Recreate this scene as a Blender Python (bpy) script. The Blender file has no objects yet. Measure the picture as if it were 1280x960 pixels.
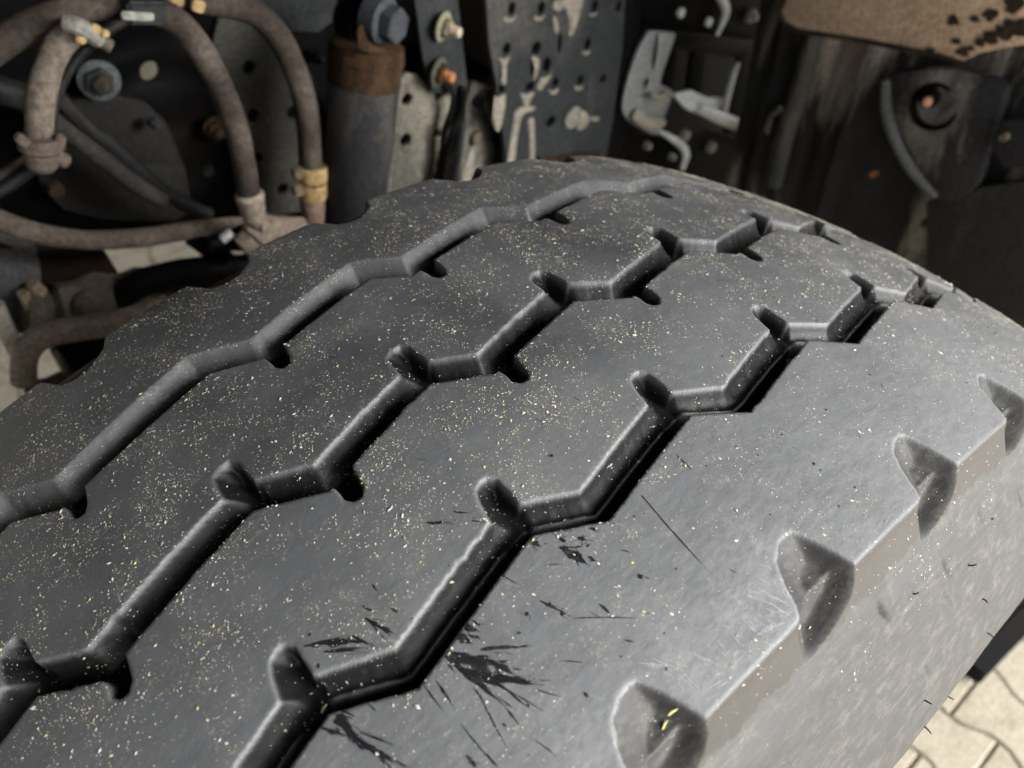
import bpy, bmesh, math, random
import numpy as np
from mathutils import Vector, Matrix, noise

random.seed(7)
RNG = np.random.default_rng(7)
scene = bpy.context.scene
COL = scene.collection

# ------------------------------------------------------------------ camera
CAM = Vector((-0.14139, -0.14865, 1.19123))
AX_R = Vector((0.74923, -0.66231, 0.0))
AX_D = Vector((-0.47101, -0.53282, -0.70303))
AX_F = Vector((0.46562, 0.52673, -0.71116))
F_PX = 1040.8
cd = bpy.data.cameras.new('camera')
cam = bpy.data.objects.new('camera', cd)
COL.objects.link(cam)
scene.camera = cam
m = Matrix.Identity(4)
for i in range(3):
    m[i][0] = AX_R[i]; m[i][1] = -AX_D[i]; m[i][2] = -AX_F[i]; m[i][3] = CAM[i]
cam.matrix_world = m
cd.sensor_width = 36
cd.lens = 36 * F_PX / 1280
cd.clip_start = 0.02
cd.clip_end = 60
cd.dof.use_dof = True
cd.dof.focus_distance = 0.285
cd.dof.aperture_fstop = 11

# ------------------------------------------------------------------ light
world = bpy.data.worlds.new('World')
scene.world = world
world.use_nodes = True
wn = world.node_tree
sky = wn.nodes.new('ShaderNodeTexSky')
sky.sky_type = 'NISHITA'
sky.sun_disc = False
SUN_DIR = Vector((0.42, -0.88, 0.46)).normalized()      # towards the sun
sky.sun_elevation = math.asin(SUN_DIR.z)
sky.sun_rotation = math.atan2(SUN_DIR.x, SUN_DIR.y)
sky.air_density = 1.2
sky.dust_density = 5.0
hs = wn.nodes.new('ShaderNodeHueSaturation')
hs.inputs['Saturation'].default_value = 0.08            # overcast
bg = wn.nodes['Background']
wn.links.new(sky.outputs[0], hs.inputs['Color'])
wn.links.new(hs.outputs[0], bg.inputs['Color'])
bg.inputs['Strength'].default_value = 0.15
sd = bpy.data.lights.new('sun', 'SUN')
sd.energy = 0.8
sd.angle = math.radians(25)
sd.color = (1.0, 0.99, 0.975)
sun = bpy.data.objects.new('sun', sd)
COL.objects.link(sun)
sun.rotation_euler = SUN_DIR.to_track_quat('Z', 'Y').to_euler()
sun.location = (1, -2, 4)
vs = scene.view_settings
vs.view_transform = 'Standard'; vs.look = 'None'; vs.gamma = 1; vs.use_curve_mapping = False
vs.exposure = 1.68


# ------------------------------------------------------------------ helpers
def at(u, v, Y=None, X=None, Z=None):
    """point of a measured line of sight on the plane y=Y, x=X or z=Z"""
    d = AX_F + AX_R * ((u - 640) / F_PX) + AX_D * ((v - 480) / F_PX)
    if Y is not None: t = (Y - CAM.y) / d.y
    elif X is not None: t = (X - CAM.x) / d.x
    else: t = (Z - CAM.z) / d.z
    return CAM + d * t


def link(o, parent=None):
    COL.objects.link(o)
    if parent: o.parent = parent
    return o


def tag(o, label, cat, group=None):
    o['label'] = label; o['category'] = cat
    if group: o['group'] = group
    return o


def empty(name, loc, label, cat, group=None):
    o = bpy.data.objects.new(name, None)
    o.empty_display_size = 0.03
    o.location = loc
    link(o)
    return tag(o, label, cat, group)


def mesh_obj(name, me, mat, parent=None, smooth=True):
    """world-space mesh data -> object, re-based on its parent's location"""
    if parent is not None:
        me.transform(Matrix.Translation(-parent.location))
    mats = mat if isinstance(mat, (list, tuple)) else [mat]
    for m_ in mats: me.materials.append(m_)
    if smooth:
        me.polygons.foreach_set('use_smooth', [True] * len(me.polygons))
    o = bpy.data.objects.new(name, me)
    return link(o, parent)


def bm_obj(name, bm, mat, parent=None, smooth=True, sharp=35):
    bmesh.ops.recalc_face_normals(bm, faces=bm.faces)
    me = bpy.data.meshes.new(name)
    bm.to_mesh(me); bm.free()
    o = mesh_obj(name, me, mat, parent, smooth)
    if smooth and sharp:
        me.set_sharp_from_angle(angle=math.radians(sharp))
    return o


def catmull(pts, n=8):
    P = [Vector(p) for p in pts]
    P = [P[0] * 2 - P[1]] + P + [P[-1] * 2 - P[-2]]
    out = []
    for i in range(1, len(P) - 2):
        for k in range(n):
            t = k / n
            a, b, c, d = P[i - 1], P[i], P[i + 1], P[i + 2]
            out.append(0.5 * ((2 * b) + (c - a) * t + (2 * a - 5 * b + 4 * c - d) * t * t + (3 * b - a - 3 * c + d) * t ** 3))
    out.append(P[-2])
    return out


def tube_bm(pts, r, seg=16, bm=None, rough=0.0, ribs=None):
    """tube along points; r number or list; rough = radial unevenness"""
    bm = bm or bmesh.new()
    n = len(pts)
    rs = list(r) if isinstance(r, (list, tuple)) else [r] * n
    if len(rs) != n: rs = [float(x) for x in np.interp(np.linspace(0, 1, n), np.linspace(0, 1, len(rs)), rs)]
    up = Vector((0.13, 0.2, 1)).normalized()
    prev = None; X = None
    for i, p in enumerate(pts):
        t = (pts[min(i + 1, n - 1)] - pts[max(i - 1, 0)]).normalized()
        X = (up - t * up.dot(t)).normalized() if X is None else (X - t * X.dot(t)).normalized()
        Yv = t.cross(X)
        ring = []
        for k in range(seg):
            a = 2 * math.pi * k / seg
            q = p + (X * math.cos(a) + Yv * math.sin(a)) * rs[i]
            if rough:
                q += (q - p).normalized() * rough * noise.noise(q * 45)
            ring.append(bm.verts.new(q))
        if prev:
            for k in range(seg):
                bm.faces.new((prev[k], prev[(k + 1) % seg], ring[(k + 1) % seg], ring[k]))
        else:
            bm.faces.new(ring[::-1])
        prev = ring
    bm.faces.new(prev)
    return bm


def prism_bm(p0, axis, prof, seg=24, bm=None, hexa=False):
    """lathe round an axis: prof = [(along, radius)...]; hexa gives six sides"""
    bm = bm or bmesh.new()
    axis = Vector(axis).normalized()
    h = Vector((0, 0, 1)) if abs(axis.z) < 0.9 else Vector((1, 0, 0))
    X = axis.cross(h).normalized(); Yv = axis.cross(X)
    n = 6 if hexa else seg
    prev = None
    for (a, r) in prof:
        ring = [bm.verts.new(Vector(p0) + axis * a + (X * math.cos(2 * math.pi * k / n + .2) + Yv * math.sin(2 * math.pi * k / n + .2)) * r) for k in range(n)]
        if prev:
            for k in range(n):
                bm.faces.new((prev[k], prev[(k + 1) % n], ring[(k + 1) % n], ring[k]))
        else:
            bm.faces.new(ring[::-1])
        prev = ring
    bm.faces.new(prev)
    return bm


def box_bm(c, s, bm=None, rot=None, bev=0.0):
    b2 = bmesh.new()
    bmesh.ops.create_cube(b2, size=1)
    bmesh.ops.scale(b2, vec=s, verts=b2.verts)
    if bev: bmesh.ops.bevel(b2, geom=b2.edges[:], offset=bev, segments=2, affect='EDGES')
    M_ = Matrix.Translation(c) @ (rot.to_4x4() if rot else Matrix.Identity(4))
    bmesh.ops.transform(b2, matrix=M_, verts=b2.verts)
    if bm is None: return b2
    me = bpy.data.meshes.new('t'); b2.to_mesh(me); b2.free(); bm.from_mesh(me); bpy.data.meshes.remove(me)
    return bm


def plate(name, outline, mat, parent, thick=0.006, holes=(), Y=None, X=None, normal=None, bev=0.0012, origin=None, smoothpts=0):
    """flat sheet of metal: outline = points seen at (u, v) on the plane y=Y / x=X, real round holes
    holes = (u, v, rx metres, rz metres)"""
    P = [at(u, v, Y=Y, X=X) for u, v in outline]
    if smoothpts:
        P = catmull(P + [P[0]], smoothpts)[:-1]
    if Y is not None: a2 = lambda p: (p.x, p.z); back = lambda a, b, t: Vector((a, Y + t, b))
    else: a2 = lambda p: (p.y, p.z); back = lambda a, b, t: Vector((X + t, a, b))
    cu = bpy.data.curves.new(name, 'CURVE')
    cu.dimensions = '2D'; cu.fill_mode = 'BOTH'
    cu.extrude = thick / 2 - bev; cu.bevel_depth = bev; cu.bevel_resolution = 1; cu.offset = -bev

    def ring(pts):
        s = cu.splines.new('POLY'); s.points.add(len(pts) - 1); s.use_cyclic_u = True
        for i, q in enumerate(pts): s.points[i].co = (q[0], q[1], 0, 1)
    ring([a2(p) for p in P])
    for h in holes:
        c = a2(at(h[0], h[1], Y=Y, X=X)); rx = h[2]; rz = h[3] if len(h) > 3 else h[2]
        ring([(c[0] + rx * math.cos(2 * math.pi * k / 16), c[1] + rz * math.sin(2 * math.pi * k / 16)) for k in range(16)])
    tmp = bpy.data.objects.new('tmp', cu)
    COL.objects.link(tmp)
    dg = bpy.context.evaluated_depsgraph_get()
    me = bpy.data.meshes.new_from_object(tmp.evaluated_get(dg))
    bpy.data.objects.remove(tmp)
    me.name = name
    for v in me.vertices:
        v.co = back(v.co.x, v.co.y, v.co.z)
    me.materials.clear()
    bm = bmesh.new(); bm.from_mesh(me); bpy.data.meshes.remove(me)
    bmesh.ops.remove_doubles(bm, verts=bm.verts, dist=0.00005)
    return bm_obj(name, bm, mat, parent, True, 40)


# ------------------------------------------------------------------ materials
def mat_new(name):
    m_ = bpy.data.materials.new(name); m_.use_nodes = True
    nt = m_.node_tree
    return m_, nt, nt.nodes['Principled BSDF']


def N(nt, typ, **kw):
    n = nt.nodes.new(typ)
    for k, v in kw.items():
        if k in n.inputs: n.inputs[k].default_value = v
        else: setattr(n, k, v)
    return n


def ramp(nt, src, stops):
    r = nt.nodes.new('ShaderNodeValToRGB')
    el = r.color_ramp.elements
    el[0].position = stops[0][0]; el[0].color = (*stops[0][1], 1)
    el[1].position = stops[-1][0]; el[1].color = (*stops[-1][1], 1)
    for p, c in stops[1:-1]:
        e = el.new(p); e.color = (*c, 1)
    nt.links.new(src, r.inputs[0])
    return r


def g3(x): return (x, x, x)


def grimy(name, base, dirt, amount=0.5, scale=9.0, rough=0.55, metallic=0.0, bump=0.3, rust=None, stretch=(1, 1, 0.35), spec=0.10, fine=260):
    """painted or bare metal / rubber with dried mud in patches, optional rust"""
    m_, nt, p = mat_new(name)
    L = nt.links
    tc = N(nt, 'ShaderNodeTexCoord')
    geo = N(nt, 'ShaderNodeNewGeometry')
    mp = N(nt, 'ShaderNodeMapping'); mp.inputs['Scale'].default_value = stretch
    L.new(geo.outputs['Position'], mp.inputs[0])
    n1 = N(nt, 'ShaderNodeTexNoise', Scale=scale, Detail=9.0, Roughness=0.62, Distortion=0.4)
    L.new(mp.outputs[0], n1.inputs['Vector'])
    n2 = N(nt, 'ShaderNodeTexNoise', Scale=fine, Detail=4.0, Roughness=0.7)
    L.new(geo.outputs['Position'], n2.inputs['Vector'])
    lo = 0.62 - 0.30 * amount
    r1 = ramp(nt, n1.outputs['Fac'], [(lo, g3(0)), (lo + 0.22, g3(1))])
    mix = N(nt, 'ShaderNodeMix', data_type='RGBA')
    mix.inputs['A'].default_value = (*base, 1)
    mix.inputs['B'].default_value = (*dirt, 1)
    L.new(r1.outputs[0], mix.inputs['Factor'])
    out = mix.outputs['Result']
    if rust:
        n3 = N(nt, 'ShaderNodeTexNoise', Scale=scale * 2.3, Detail=8.0, Roughness=0.7)
        L.new(geo.outputs['Position'], n3.inputs['Vector'])
        r3 = ramp(nt, n3.outputs['Fac'], [(rust[1], g3(0)), (rust[1] + 0.1, g3(1))])
        mx = N(nt, 'ShaderNodeMix', data_type='RGBA')
        L.new(r3.outputs[0], mx.inputs['Factor']); L.new(out, mx.inputs['A']); mx.inputs['B'].default_value = (*rust[0], 1)
        out = mx.outputs['Result']
    mul = N(nt, 'ShaderNodeMix', data_type='RGBA', blend_type='MULTIPLY')
    mul.inputs['Factor'].default_value = 0.75
    r2 = ramp(nt, n2.outputs['Fac'], [(0.32, g3(0.4)), (0.68, g3(1.4))])
    L.new(out, mul.inputs['A']); L.new(r2.outputs[0], mul.inputs['B'])
    L.new(mul.outputs['Result'], p.inputs['Base Color'])
    rr = ramp(nt, r1.outputs[0], [(0, g3(rough)), (1, g3(min(1, rough + 0.3)))])
    L.new(rr.outputs[0], p.inputs['Roughness'])
    p.inputs['Metallic'].default_value = metallic
    p.inputs['Specular IOR Level'].default_value = spec
    b = N(nt, 'ShaderNodeBump', Strength=bump, Distance=0.002)
    ad = N(nt, 'ShaderNodeMath', operation='ADD')
    L.new(r1.outputs[0], ad.inputs[0]); L.new(n2.outputs['Fac'], ad.inputs[1])
    L.new(ad.outputs[0], b.inputs['Height']); L.new(b.outputs[0], p.inputs['Normal'])
    return m_


def rubber_material():
    m_, nt, p = mat_new('tyre_rubber')
    L = nt.links
    geo = N(nt, 'ShaderNodeNewGeometry')
    aw = N(nt, 'ShaderNodeAttribute', attribute_name='wear')      # 1 on the worn running surface, 0 in the grooves
    ad_ = N(nt, 'ShaderNodeAttribute', attribute_name='dust')     # brown dust caught on shoulder and sidewall
    big = N(nt, 'ShaderNodeTexNoise', Scale=16.0, Detail=6.0, Roughness=0.6, Distortion=0.6)
    L.new(geo.outputs['Position'], big.inputs['Vector'])
    fine = N(nt, 'ShaderNodeTexNoise', Scale=900.0, Detail=3.0, Roughness=0.7)
    L.new(geo.outputs['Position'], fine.inputs['Vector'])
    mid = N(nt, 'ShaderNodeTexNoise', Scale=120.0, Detail=10.0, Roughness=0.78, Distortion=0.15)
    L.new(geo.outputs['Position'], mid.inputs['Vector'])
    # worn surface colour: grey film in patches
    c_land = ramp(nt, big.outputs['Fac'], [(0.30, (0.040, 0.042, 0.044)), (0.55, (0.068, 0.071, 0.074)), (0.75, (0.104, 0.106, 0.105))])
    c_groove = ramp(nt, mid.outputs['Fac'], [(0.35, (0.006, 0.0065, 0.007)), (0.58, (0.010, 0.010, 0.0105)), (0.72, (0.045, 0.042, 0.034))])
    m1 = N(nt, 'ShaderNodeMix', data_type='RGBA')
    L.new(aw.outputs['Fac'], m1.inputs['Factor']); L.new(c_groove.outputs[0], m1.inputs['A']); L.new(c_land.outputs[0], m1.inputs['B'])
    af = N(nt, 'ShaderNodeAttribute', attribute_name='light_and_rub')      # light falloff painted as paler outer ribs, plus rubbed patches
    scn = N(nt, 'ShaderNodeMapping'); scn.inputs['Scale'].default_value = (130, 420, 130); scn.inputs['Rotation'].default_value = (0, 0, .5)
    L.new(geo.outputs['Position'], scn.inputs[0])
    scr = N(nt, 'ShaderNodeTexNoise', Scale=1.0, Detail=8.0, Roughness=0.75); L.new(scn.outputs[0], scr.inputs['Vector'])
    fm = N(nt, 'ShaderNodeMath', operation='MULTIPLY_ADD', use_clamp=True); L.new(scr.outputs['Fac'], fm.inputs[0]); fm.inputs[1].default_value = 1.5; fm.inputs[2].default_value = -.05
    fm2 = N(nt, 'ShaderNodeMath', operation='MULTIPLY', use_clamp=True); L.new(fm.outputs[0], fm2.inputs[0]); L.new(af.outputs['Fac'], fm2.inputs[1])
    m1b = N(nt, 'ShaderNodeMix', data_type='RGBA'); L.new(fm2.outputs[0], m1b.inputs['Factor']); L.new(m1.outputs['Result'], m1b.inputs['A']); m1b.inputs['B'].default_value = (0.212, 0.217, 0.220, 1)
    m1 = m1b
    # pale pollen film in fine flecks
    fl = ramp(nt, mid.outputs['Fac'], [(0.52, g3(0)), (0.68, g3(1))])
    fl2 = ramp(nt, fine.outputs['Fac'], [(0.52, g3(0)), (0.68, g3(1))])
    mm = N(nt, 'ShaderNodeMath', operation='MULTIPLY'); L.new(fl.outputs[0], mm.inputs[0]); L.new(fl2.outputs[0], mm.inputs[1])
    mm2 = N(nt, 'ShaderNodeMath', operation='MULTIPLY'); L.new(mm.outputs[0], mm2.inputs[0]); L.new(aw.outputs['Fac'], mm2.inputs[1])
    mm3 = N(nt, 'ShaderNodeMath', operation='MULTIPLY'); L.new(mm2.outputs[0], mm3.inputs[0]); mm3.inputs[1].default_value = 0.8
    m2 = N(nt, 'ShaderNodeMix', data_type='RGBA'); L.new(mm3.outputs[0], m2.inputs['Factor'])
    L.new(m1.outputs['Result'], m2.inputs['A']); m2.inputs['B'].default_value = (0.42, 0.39, 0.30, 1)
    # dust
    sct = N(nt, 'ShaderNodeMapping'); sct.inputs['Scale'].default_value = (90, 700, 260); sct.inputs['Rotation'].default_value = (.5, .9, .2)
    L.new(geo.outputs['Position'], sct.inputs[0])
    scx = N(nt, 'ShaderNodeTexNoise', Scale=1.0, Detail=6.0, Roughness=0.8); L.new(sct.outputs[0], scx.inputs['Vector'])
    dmx = N(nt, 'ShaderNodeMix', data_type='FLOAT'); dmx.inputs['Factor'].default_value = .45; L.new(mid.outputs['Fac'], dmx.inputs['A']); L.new(scx.outputs['Fac'], dmx.inputs['B'])
    c_dust = ramp(nt, dmx.outputs['Result'], [(0.3, (0.026, 0.024, 0.022)), (0.50, (0.052, 0.049, 0.045)), (0.66, (0.125, 0.117, 0.106))])
    dn = N(nt, 'ShaderNodeMath', operation='MULTIPLY_ADD'); L.new(mid.outputs['Fac'], dn.inputs[0]); dn.inputs[1].default_value = 0.9; dn.inputs[2].default_value = 0.45
    df = N(nt, 'ShaderNodeMath', operation='MULTIPLY', use_clamp=True); L.new(ad_.outputs['Fac'], df.inputs[0]); L.new(dn.outputs[0], df.inputs[1])
    m3 = N(nt, 'ShaderNodeMix', data_type='RGBA'); L.new(df.outputs[0], m3.inputs['Factor'])
    L.new(m2.outputs['Result'], m3.inputs['A']); L.new(c_dust.outputs[0], m3.inputs['B'])
    ast = N(nt, 'ShaderNodeAttribute', attribute_name='stain')     # brown mud stain on the shoulder step
    m4 = N(nt, 'ShaderNodeMix', data_type='RGBA'); L.new(ast.outputs['Fac'], m4.inputs['Factor'])
    L.new(m3.outputs['Result'], m4.inputs['A']); m4.inputs['B'].default_value = (0.045, 0.039, 0.031, 1)
    L.new(m4.outputs['Result'], p.inputs['Base Color'])
    # roughness
    r0 = N(nt, 'ShaderNodeMix', data_type='FLOAT'); r0.inputs['A'].default_value = 0.38; r0.inputs['B'].default_value = 0.50
    L.new(aw.outputs['Fac'], r0.inputs['Factor'])
    r1 = N(nt, 'ShaderNodeMix', data_type='FLOAT'); L.new(df.outputs[0], r1.inputs['Factor']); L.new(r0.outputs['Result'], r1.inputs['A']); r1.inputs['B'].default_value = 0.8
    r2 = N(nt, 'ShaderNodeMath', operation='MULTIPLY_ADD'); L.new(big.outputs['Fac'], r2.inputs[0]); r2.inputs[1].default_value = 0.2; L.new(r1.outputs['Result'], r2.inputs[2])
    r3 = N(nt, 'ShaderNodeMath', operation='SUBTRACT'); L.new(r2.outputs[0], r3.inputs[0]); r3.inputs[1].default_value = 0.09
    L.new(r3.outputs[0], p.inputs['Roughness'])
    sp = N(nt, 'ShaderNodeMath', operation='MULTIPLY_ADD'); L.new(aw.outputs['Fac'], sp.inputs[0]); sp.inputs[1].default_value = 0.26; sp.inputs[2].default_value = 0.16
    L.new(sp.outputs[0], p.inputs['Specular IOR Level'])
    b0 = N(nt, 'ShaderNodeBump', Strength=0.3, Distance=0.0003); L.new(scr.outputs['Fac'], b0.inputs['Height'])
    b1 = N(nt, 'ShaderNodeBump', Strength=0.5, Distance=0.0005); L.new(mid.outputs['Fac'], b1.inputs['Height']); L.new(b0.outputs[0], b1.inputs['Normal'])
    b2 = N(nt, 'ShaderNodeBump', Strength=0.5, Distance=0.00018); L.new(fine.outputs['Fac'], b2.inputs['Height']); L.new(b1.outputs[0], b2.inputs['Normal'])
    L.new(b2.outputs[0], p.inputs['Normal'])
    return m_


def plain(name, col, rough=0.7, metallic=0.0):
    m_, nt, p = mat_new(name)
    geo = N(nt, 'ShaderNodeNewGeometry')
    n1 = N(nt, 'ShaderNodeTexNoise', Scale=380.0, Detail=3.0)
    nt.links.new(geo.outputs['Position'], n1.inputs['Vector'])
    p.inputs['Specular IOR Level'].default_value = 0.2
    r = ramp(nt, n1.outputs['Fac'], [(0.3, tuple(c * 0.7 for c in col)), (0.7, tuple(min(1, c * 1.2) for c in col))])
    nt.links.new(r.outputs[0], p.inputs['Base Color'])
    p.inputs['Roughness'].default_value = rough; p.inputs['Metallic'].default_value = metallic
    return m_


def mottled(name, col, rough, lo, hi, scale=420.0, spec=.2):
    m_, nt, p = mat_new(name)
    geo = N(nt, 'ShaderNodeNewGeometry')
    n1 = N(nt, 'ShaderNodeTexNoise', Scale=scale, Detail=6.0, Roughness=.7)
    nt.links.new(geo.outputs['Position'], n1.inputs['Vector'])
    r = ramp(nt, n1.outputs['Fac'], [(0.38, g3(lo)), (0.6, g3(hi))])
    nt.links.new(r.outputs[0], p.inputs['Alpha'])
    p.inputs['Base Color'].default_value = (*col, 1)
    p.inputs['Roughness'].default_value = rough; p.inputs['Specular IOR Level'].default_value = spec
    return m_


RUBBER = rubber_material()

# ------------------------------------------------------------------ the tyre
# cross-section: v is the distance across the tread in mm (0 = crown), outer side negative
HUB = Vector((0, 0, 0.49))
R0 = 500.0
V_OUT, V_IN = -114.5, 152.0


def rad(v): return R0 - 0.000735 * v * v


def bez(a, b, c, d, n):
    t = np.linspace(0, 1, n)[:, None]
    a, b, c, d = map(np.array, (a, b, c, d))
    return (1 - t) ** 3 * a + 3 * (1 - t) ** 2 * t * b + 3 * (1 - t) * t * t * c + t ** 3 * d


vv = np.arange(V_OUT + 1.5, V_IN - 2.9, 0.5)
crown = np.stack([vv, rad(vv)], 1)
o_sh = bez((V_OUT + 1.0, rad(V_OUT + 1)), (V_OUT, rad(V_OUT)), (V_OUT - 0.3, rad(V_OUT) - .5), (V_OUT - 0.9, rad(V_OUT) - 1.8), 6)
o_fc = bez((-115.9, 487.3), (-118.0, 484.0), (-120.3, 481.0), (-122.2, 477.5), 14)
o_sw = bez((-122.6, 476.6), (-133, 455), (-155, 442), (-155, 400), 60)
o_lo = bez((-155, 399), (-155, 350), (-128, 330), (-112, 292), 40)
outer = np.vstack([o_sh, o_fc, o_sw, o_lo])[::-1]
i_sh = bez((V_IN - 2.5, rad(V_IN - 2.5)), (V_IN, rad(V_IN)), (V_IN + 1, rad(V_IN) - 2), (V_IN + 2.0, rad(V_IN) - 5), 10)
i_fc = bez((154.4, rad(V_IN) - 6), (157, 472), (159, 468), (160.5, 462), 12)
i_sw = bez((161, 461), (171, 445), (187, 435), (187, 395), 50)
i_lo = bez((187, 394), (187, 350), (162, 330), (146, 292), 40)
prof = np.vstack([outer, crown, i_sh, i_fc, i_sw, i_lo])
seg = np.hypot(*np.diff(prof, axis=0).T)
arc = np.concatenate([[0], np.cumsum(seg)])
i0 = int(np.argmin(abs(prof[:, 0] - 0) + 1000 * (prof[:, 1] < 498)))
arc = arc - arc[i0] + prof[i0, 0]      # arc length, nearly v itself on the tread
# keep v == y on the tread
on = (prof[:, 0] > V_OUT) & (prof[:, 0] < V_IN) & (prof[:, 1] > 480)
arc_v = arc.copy()
arc_v[on] = prof[on, 0]
lo_i, hi_i = np.where(on)[0][[0, -1]]
arc_v[:lo_i] = arc[:lo_i] - arc[lo_i] + prof[lo_i, 0]
arc_v[hi_i + 1:] = arc[hi_i + 1:] - arc[hi_i] + prof[hi_i, 0]
V0, V1 = arc_v[0], arc_v[-1]
tang = np.gradient(prof, axis=0); tang /= np.hypot(*tang.T)[:, None]
nrm = np.stack([-tang[:, 1], tang[:, 0]], 1)
# direction in which cuts are sunk: turns gently round the shoulder corner
arc_u = np.linspace(arc_v[0], arc_v[-1], 1800)
_k = np.hanning(81); _k /= _k.sum()
cut = np.stack([np.convolve(np.pad(np.interp(arc_u, arc_v, nrm[:, i]), 40, 'edge'), _k, 'valid') for i in (0, 1)], 1)


def base_pt(s, v, h):
    """s, v, h in mm (h = height over the tread surface) -> world metres"""
    y = np.interp(v, arc_v, prof[:, 0]); r = np.interp(v, arc_v, prof[:, 1])
    ny = np.interp(v, arc_v, nrm[:, 0]); nr = np.interp(v, arc_v, nrm[:, 1])
    t = np.clip((-h - .3) / 1.0, 0, 1)
    ny = ny * (1 - t) + np.interp(v, arc_u, cut[:, 0]) * t; nr = nr * (1 - t) + np.interp(v, arc_u, cut[:, 1]) * t
    k = 1 / np.hypot(ny, nr)
    y = y + ny * k * h; r = r + nr * k * h
    th = s / R0
    return np.stack([r * np.sin(th), y, r * np.cos(th)], -1) / 1000 + np.array(HUB)


def surf_n(s, v):
    ny = np.interp(v, arc_v, nrm[:, 0]); nr = np.interp(v, arc_v, nrm[:, 1]); th = s / R0
    n = np.stack([nr * np.sin(th), ny, nr * np.cos(th)], -1)
    return n / np.linalg.norm(n, axis=-1)[..., None]


# groove corners (mm round the tyre, mm across); the pitch of the tread varies slightly, as on the real tyre
PITCH = 70.5


def extend(c, lo=-1640, hi=1640, p=PITCH):
    c = list(c)
    while c[0] > lo: c.insert(0, c[0] - p)
    while c[-1] < hi: c.append(c[-1] + p)
    return c


def zig(high, low, yh, yl):
    pts = sorted([(s, yh + random.uniform(-.35, .35)) for s in extend(high)] + [(s, yl + random.uniform(-.35, .35)) for s in extend(low)])
    # worn lip: small unevenness and a nick now and then, inside the part of the tyre that shows
    out = []
    rr = random.Random(int(abs(yh) * 10) + int(abs(yl)))
    for (a, b), (c, d) in zip(pts, pts[1:]):
        out.append((a, b))
        if -236 < a < 430:
            L_ = math.hypot(c - a, d - b); n = max(1, int(L_ / 2.6))
            for i in range(1, n):
                t = i / n
                j = rr.uniform(-.16, .16)
                if rr.random() < .07: j += rr.choice((-1, 1)) * rr.uniform(.3, .6)
                out.append((a + (c - a) * t, b + (d - b) * t + j))
    out.append(pts[-1])
    return np.array(out)


H3 = [-120.5, -45, 24.5, 95, 172, 245]; L3 = [-94.6, -23, 46.9, 117.1, 194, 268]
H2 = [-180, -99.5, -28.5, 40.5, 110.5, 189]; L2 = [-160.9, -77.7, -8.5, 60.4, 131.2, 209]
H1 = [-163, -84, -8, 63.6, 134, 207]; L1 = [-145.3, -62.4, 9.8, 80, 155, 228]
G = {
    3: dict(l=zig(H3, L3, -34.2, -46.0), r=zig([-118, -44.5, 27, 98, 175, 248], [-96.5, -24, 45.5, 117, 195, 269], -47.8, -59.2)),
    2: dict(l=zig(H2, L2, 33.0, 20.3), r=zig([-178.3, -100.5, -30, 38.5, 109, 186], [-161, -79.5, -10.5, 58, 128.5, 207], 19.8, 7.8)),
    1: dict(l=zig(H1, L1, 103.3, 90.7), r=zig([-164, -82, -9.5, 57.5, 129, 203], [-147.8, -61.5, 3.8, 74.4, 148, 222], 87.0, 75.4)),
}


def seg_near(px, py, A, B):
    """distance and nearest point to a polyline (segments A->B)"""
    best = np.full(px.shape, 1e9); nx = px.copy(); ny = py.copy()
    for (ax, ay), (bx, by) in zip(A, B):
        m_ = (px > min(ax, bx) - 9) & (px < max(ax, bx) + 9)
        if not m_.any(): continue
        x = px[m_]; y = py[m_]
        dx, dy = bx - ax, by - ay
        t = np.clip(((x - ax) * dx + (y - ay) * dy) / (dx * dx + dy * dy + 1e-9), 0, 1)
        qx = ax + t * dx; qy = ay + t * dy
        d = np.hypot(x - qx, y - qy)
        b = best[m_]; u = d < b
        b[u] = d[u]; best[m_] = b
        a1 = nx[m_]; a1[u] = qx[u]; nx[m_] = a1
        a2 = ny[m_]; a2[u] = qy[u]; ny[m_] = a2
    return best, nx, ny


def in_poly(px, py, P):
    c = np.zeros(px.shape, bool)
    n = len(P)
    for i in range(n):
        x1, y1 = P[i]; x2, y2 = P[(i + 1) % n]
        if y1 == y2: continue
        k = ((y1 > py) != (y2 > py)) & (px < (x2 - x1) * (py - y1) / (y2 - y1) + x1)
        c ^= k
    return c


def wall(x, p=1.7):
    x = np.clip(x, 0, 1)
    return 1 - (1 - x) ** p


POLYS = []          # (polygon, kind, s0, s1)
# small slanted cuts at the inner corner of grooves 2 and 3
for s in extend(H3): POLYS.append(([(s - 6.3, -38), (s - 5.3, -34), (s - 3.6, -28), (s - 1.8, -24.4), (s + 1, -23.0), (s + 4, -23.3), (s + 6, -26), (s + 5.8, -31), (s + 5.2, -37), (s + 4, -45), (s - 4, -46), (s - 7.5, -44)], 'left'))
for s in extend(H2): POLYS.append(([(s - 6.2, 30), (s - 5.8, 34), (s - 5.5, 38), (s - 4.6, 41.5), (s - 1, 43.4), (s + 3.2, 43.4), (s + 5, 40), (s + 5.0, 36), (s + 5.2, 30), (s + 5, 22), (s - 3, 20), (s - 7, 23)], 'left'))
for s in extend(L2): POLYS.append(([(s - 1.5, 17), (s - .6, 11), (s + .1, 5.5), (s - .3, 1.5), (s + 1.5, -1.3), (s + 4.6, -1.5), (s + 7, 1), (s + 8.4, 7), (s + 9, 12), (s + 9, 17)], 'right'))
for s in extend(L1): POLYS.append(([(s - 2.5, 85), (s - 1.8, 79), (s - 1.2, 72), (s - 1.2, 68.5), (s + .6, 66), (s + 3.6, 65.8), (s + 5.6, 69), (s + 7.2, 75), (s + 7.6, 79), (s + 7.6, 85)], 'right'))
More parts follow.
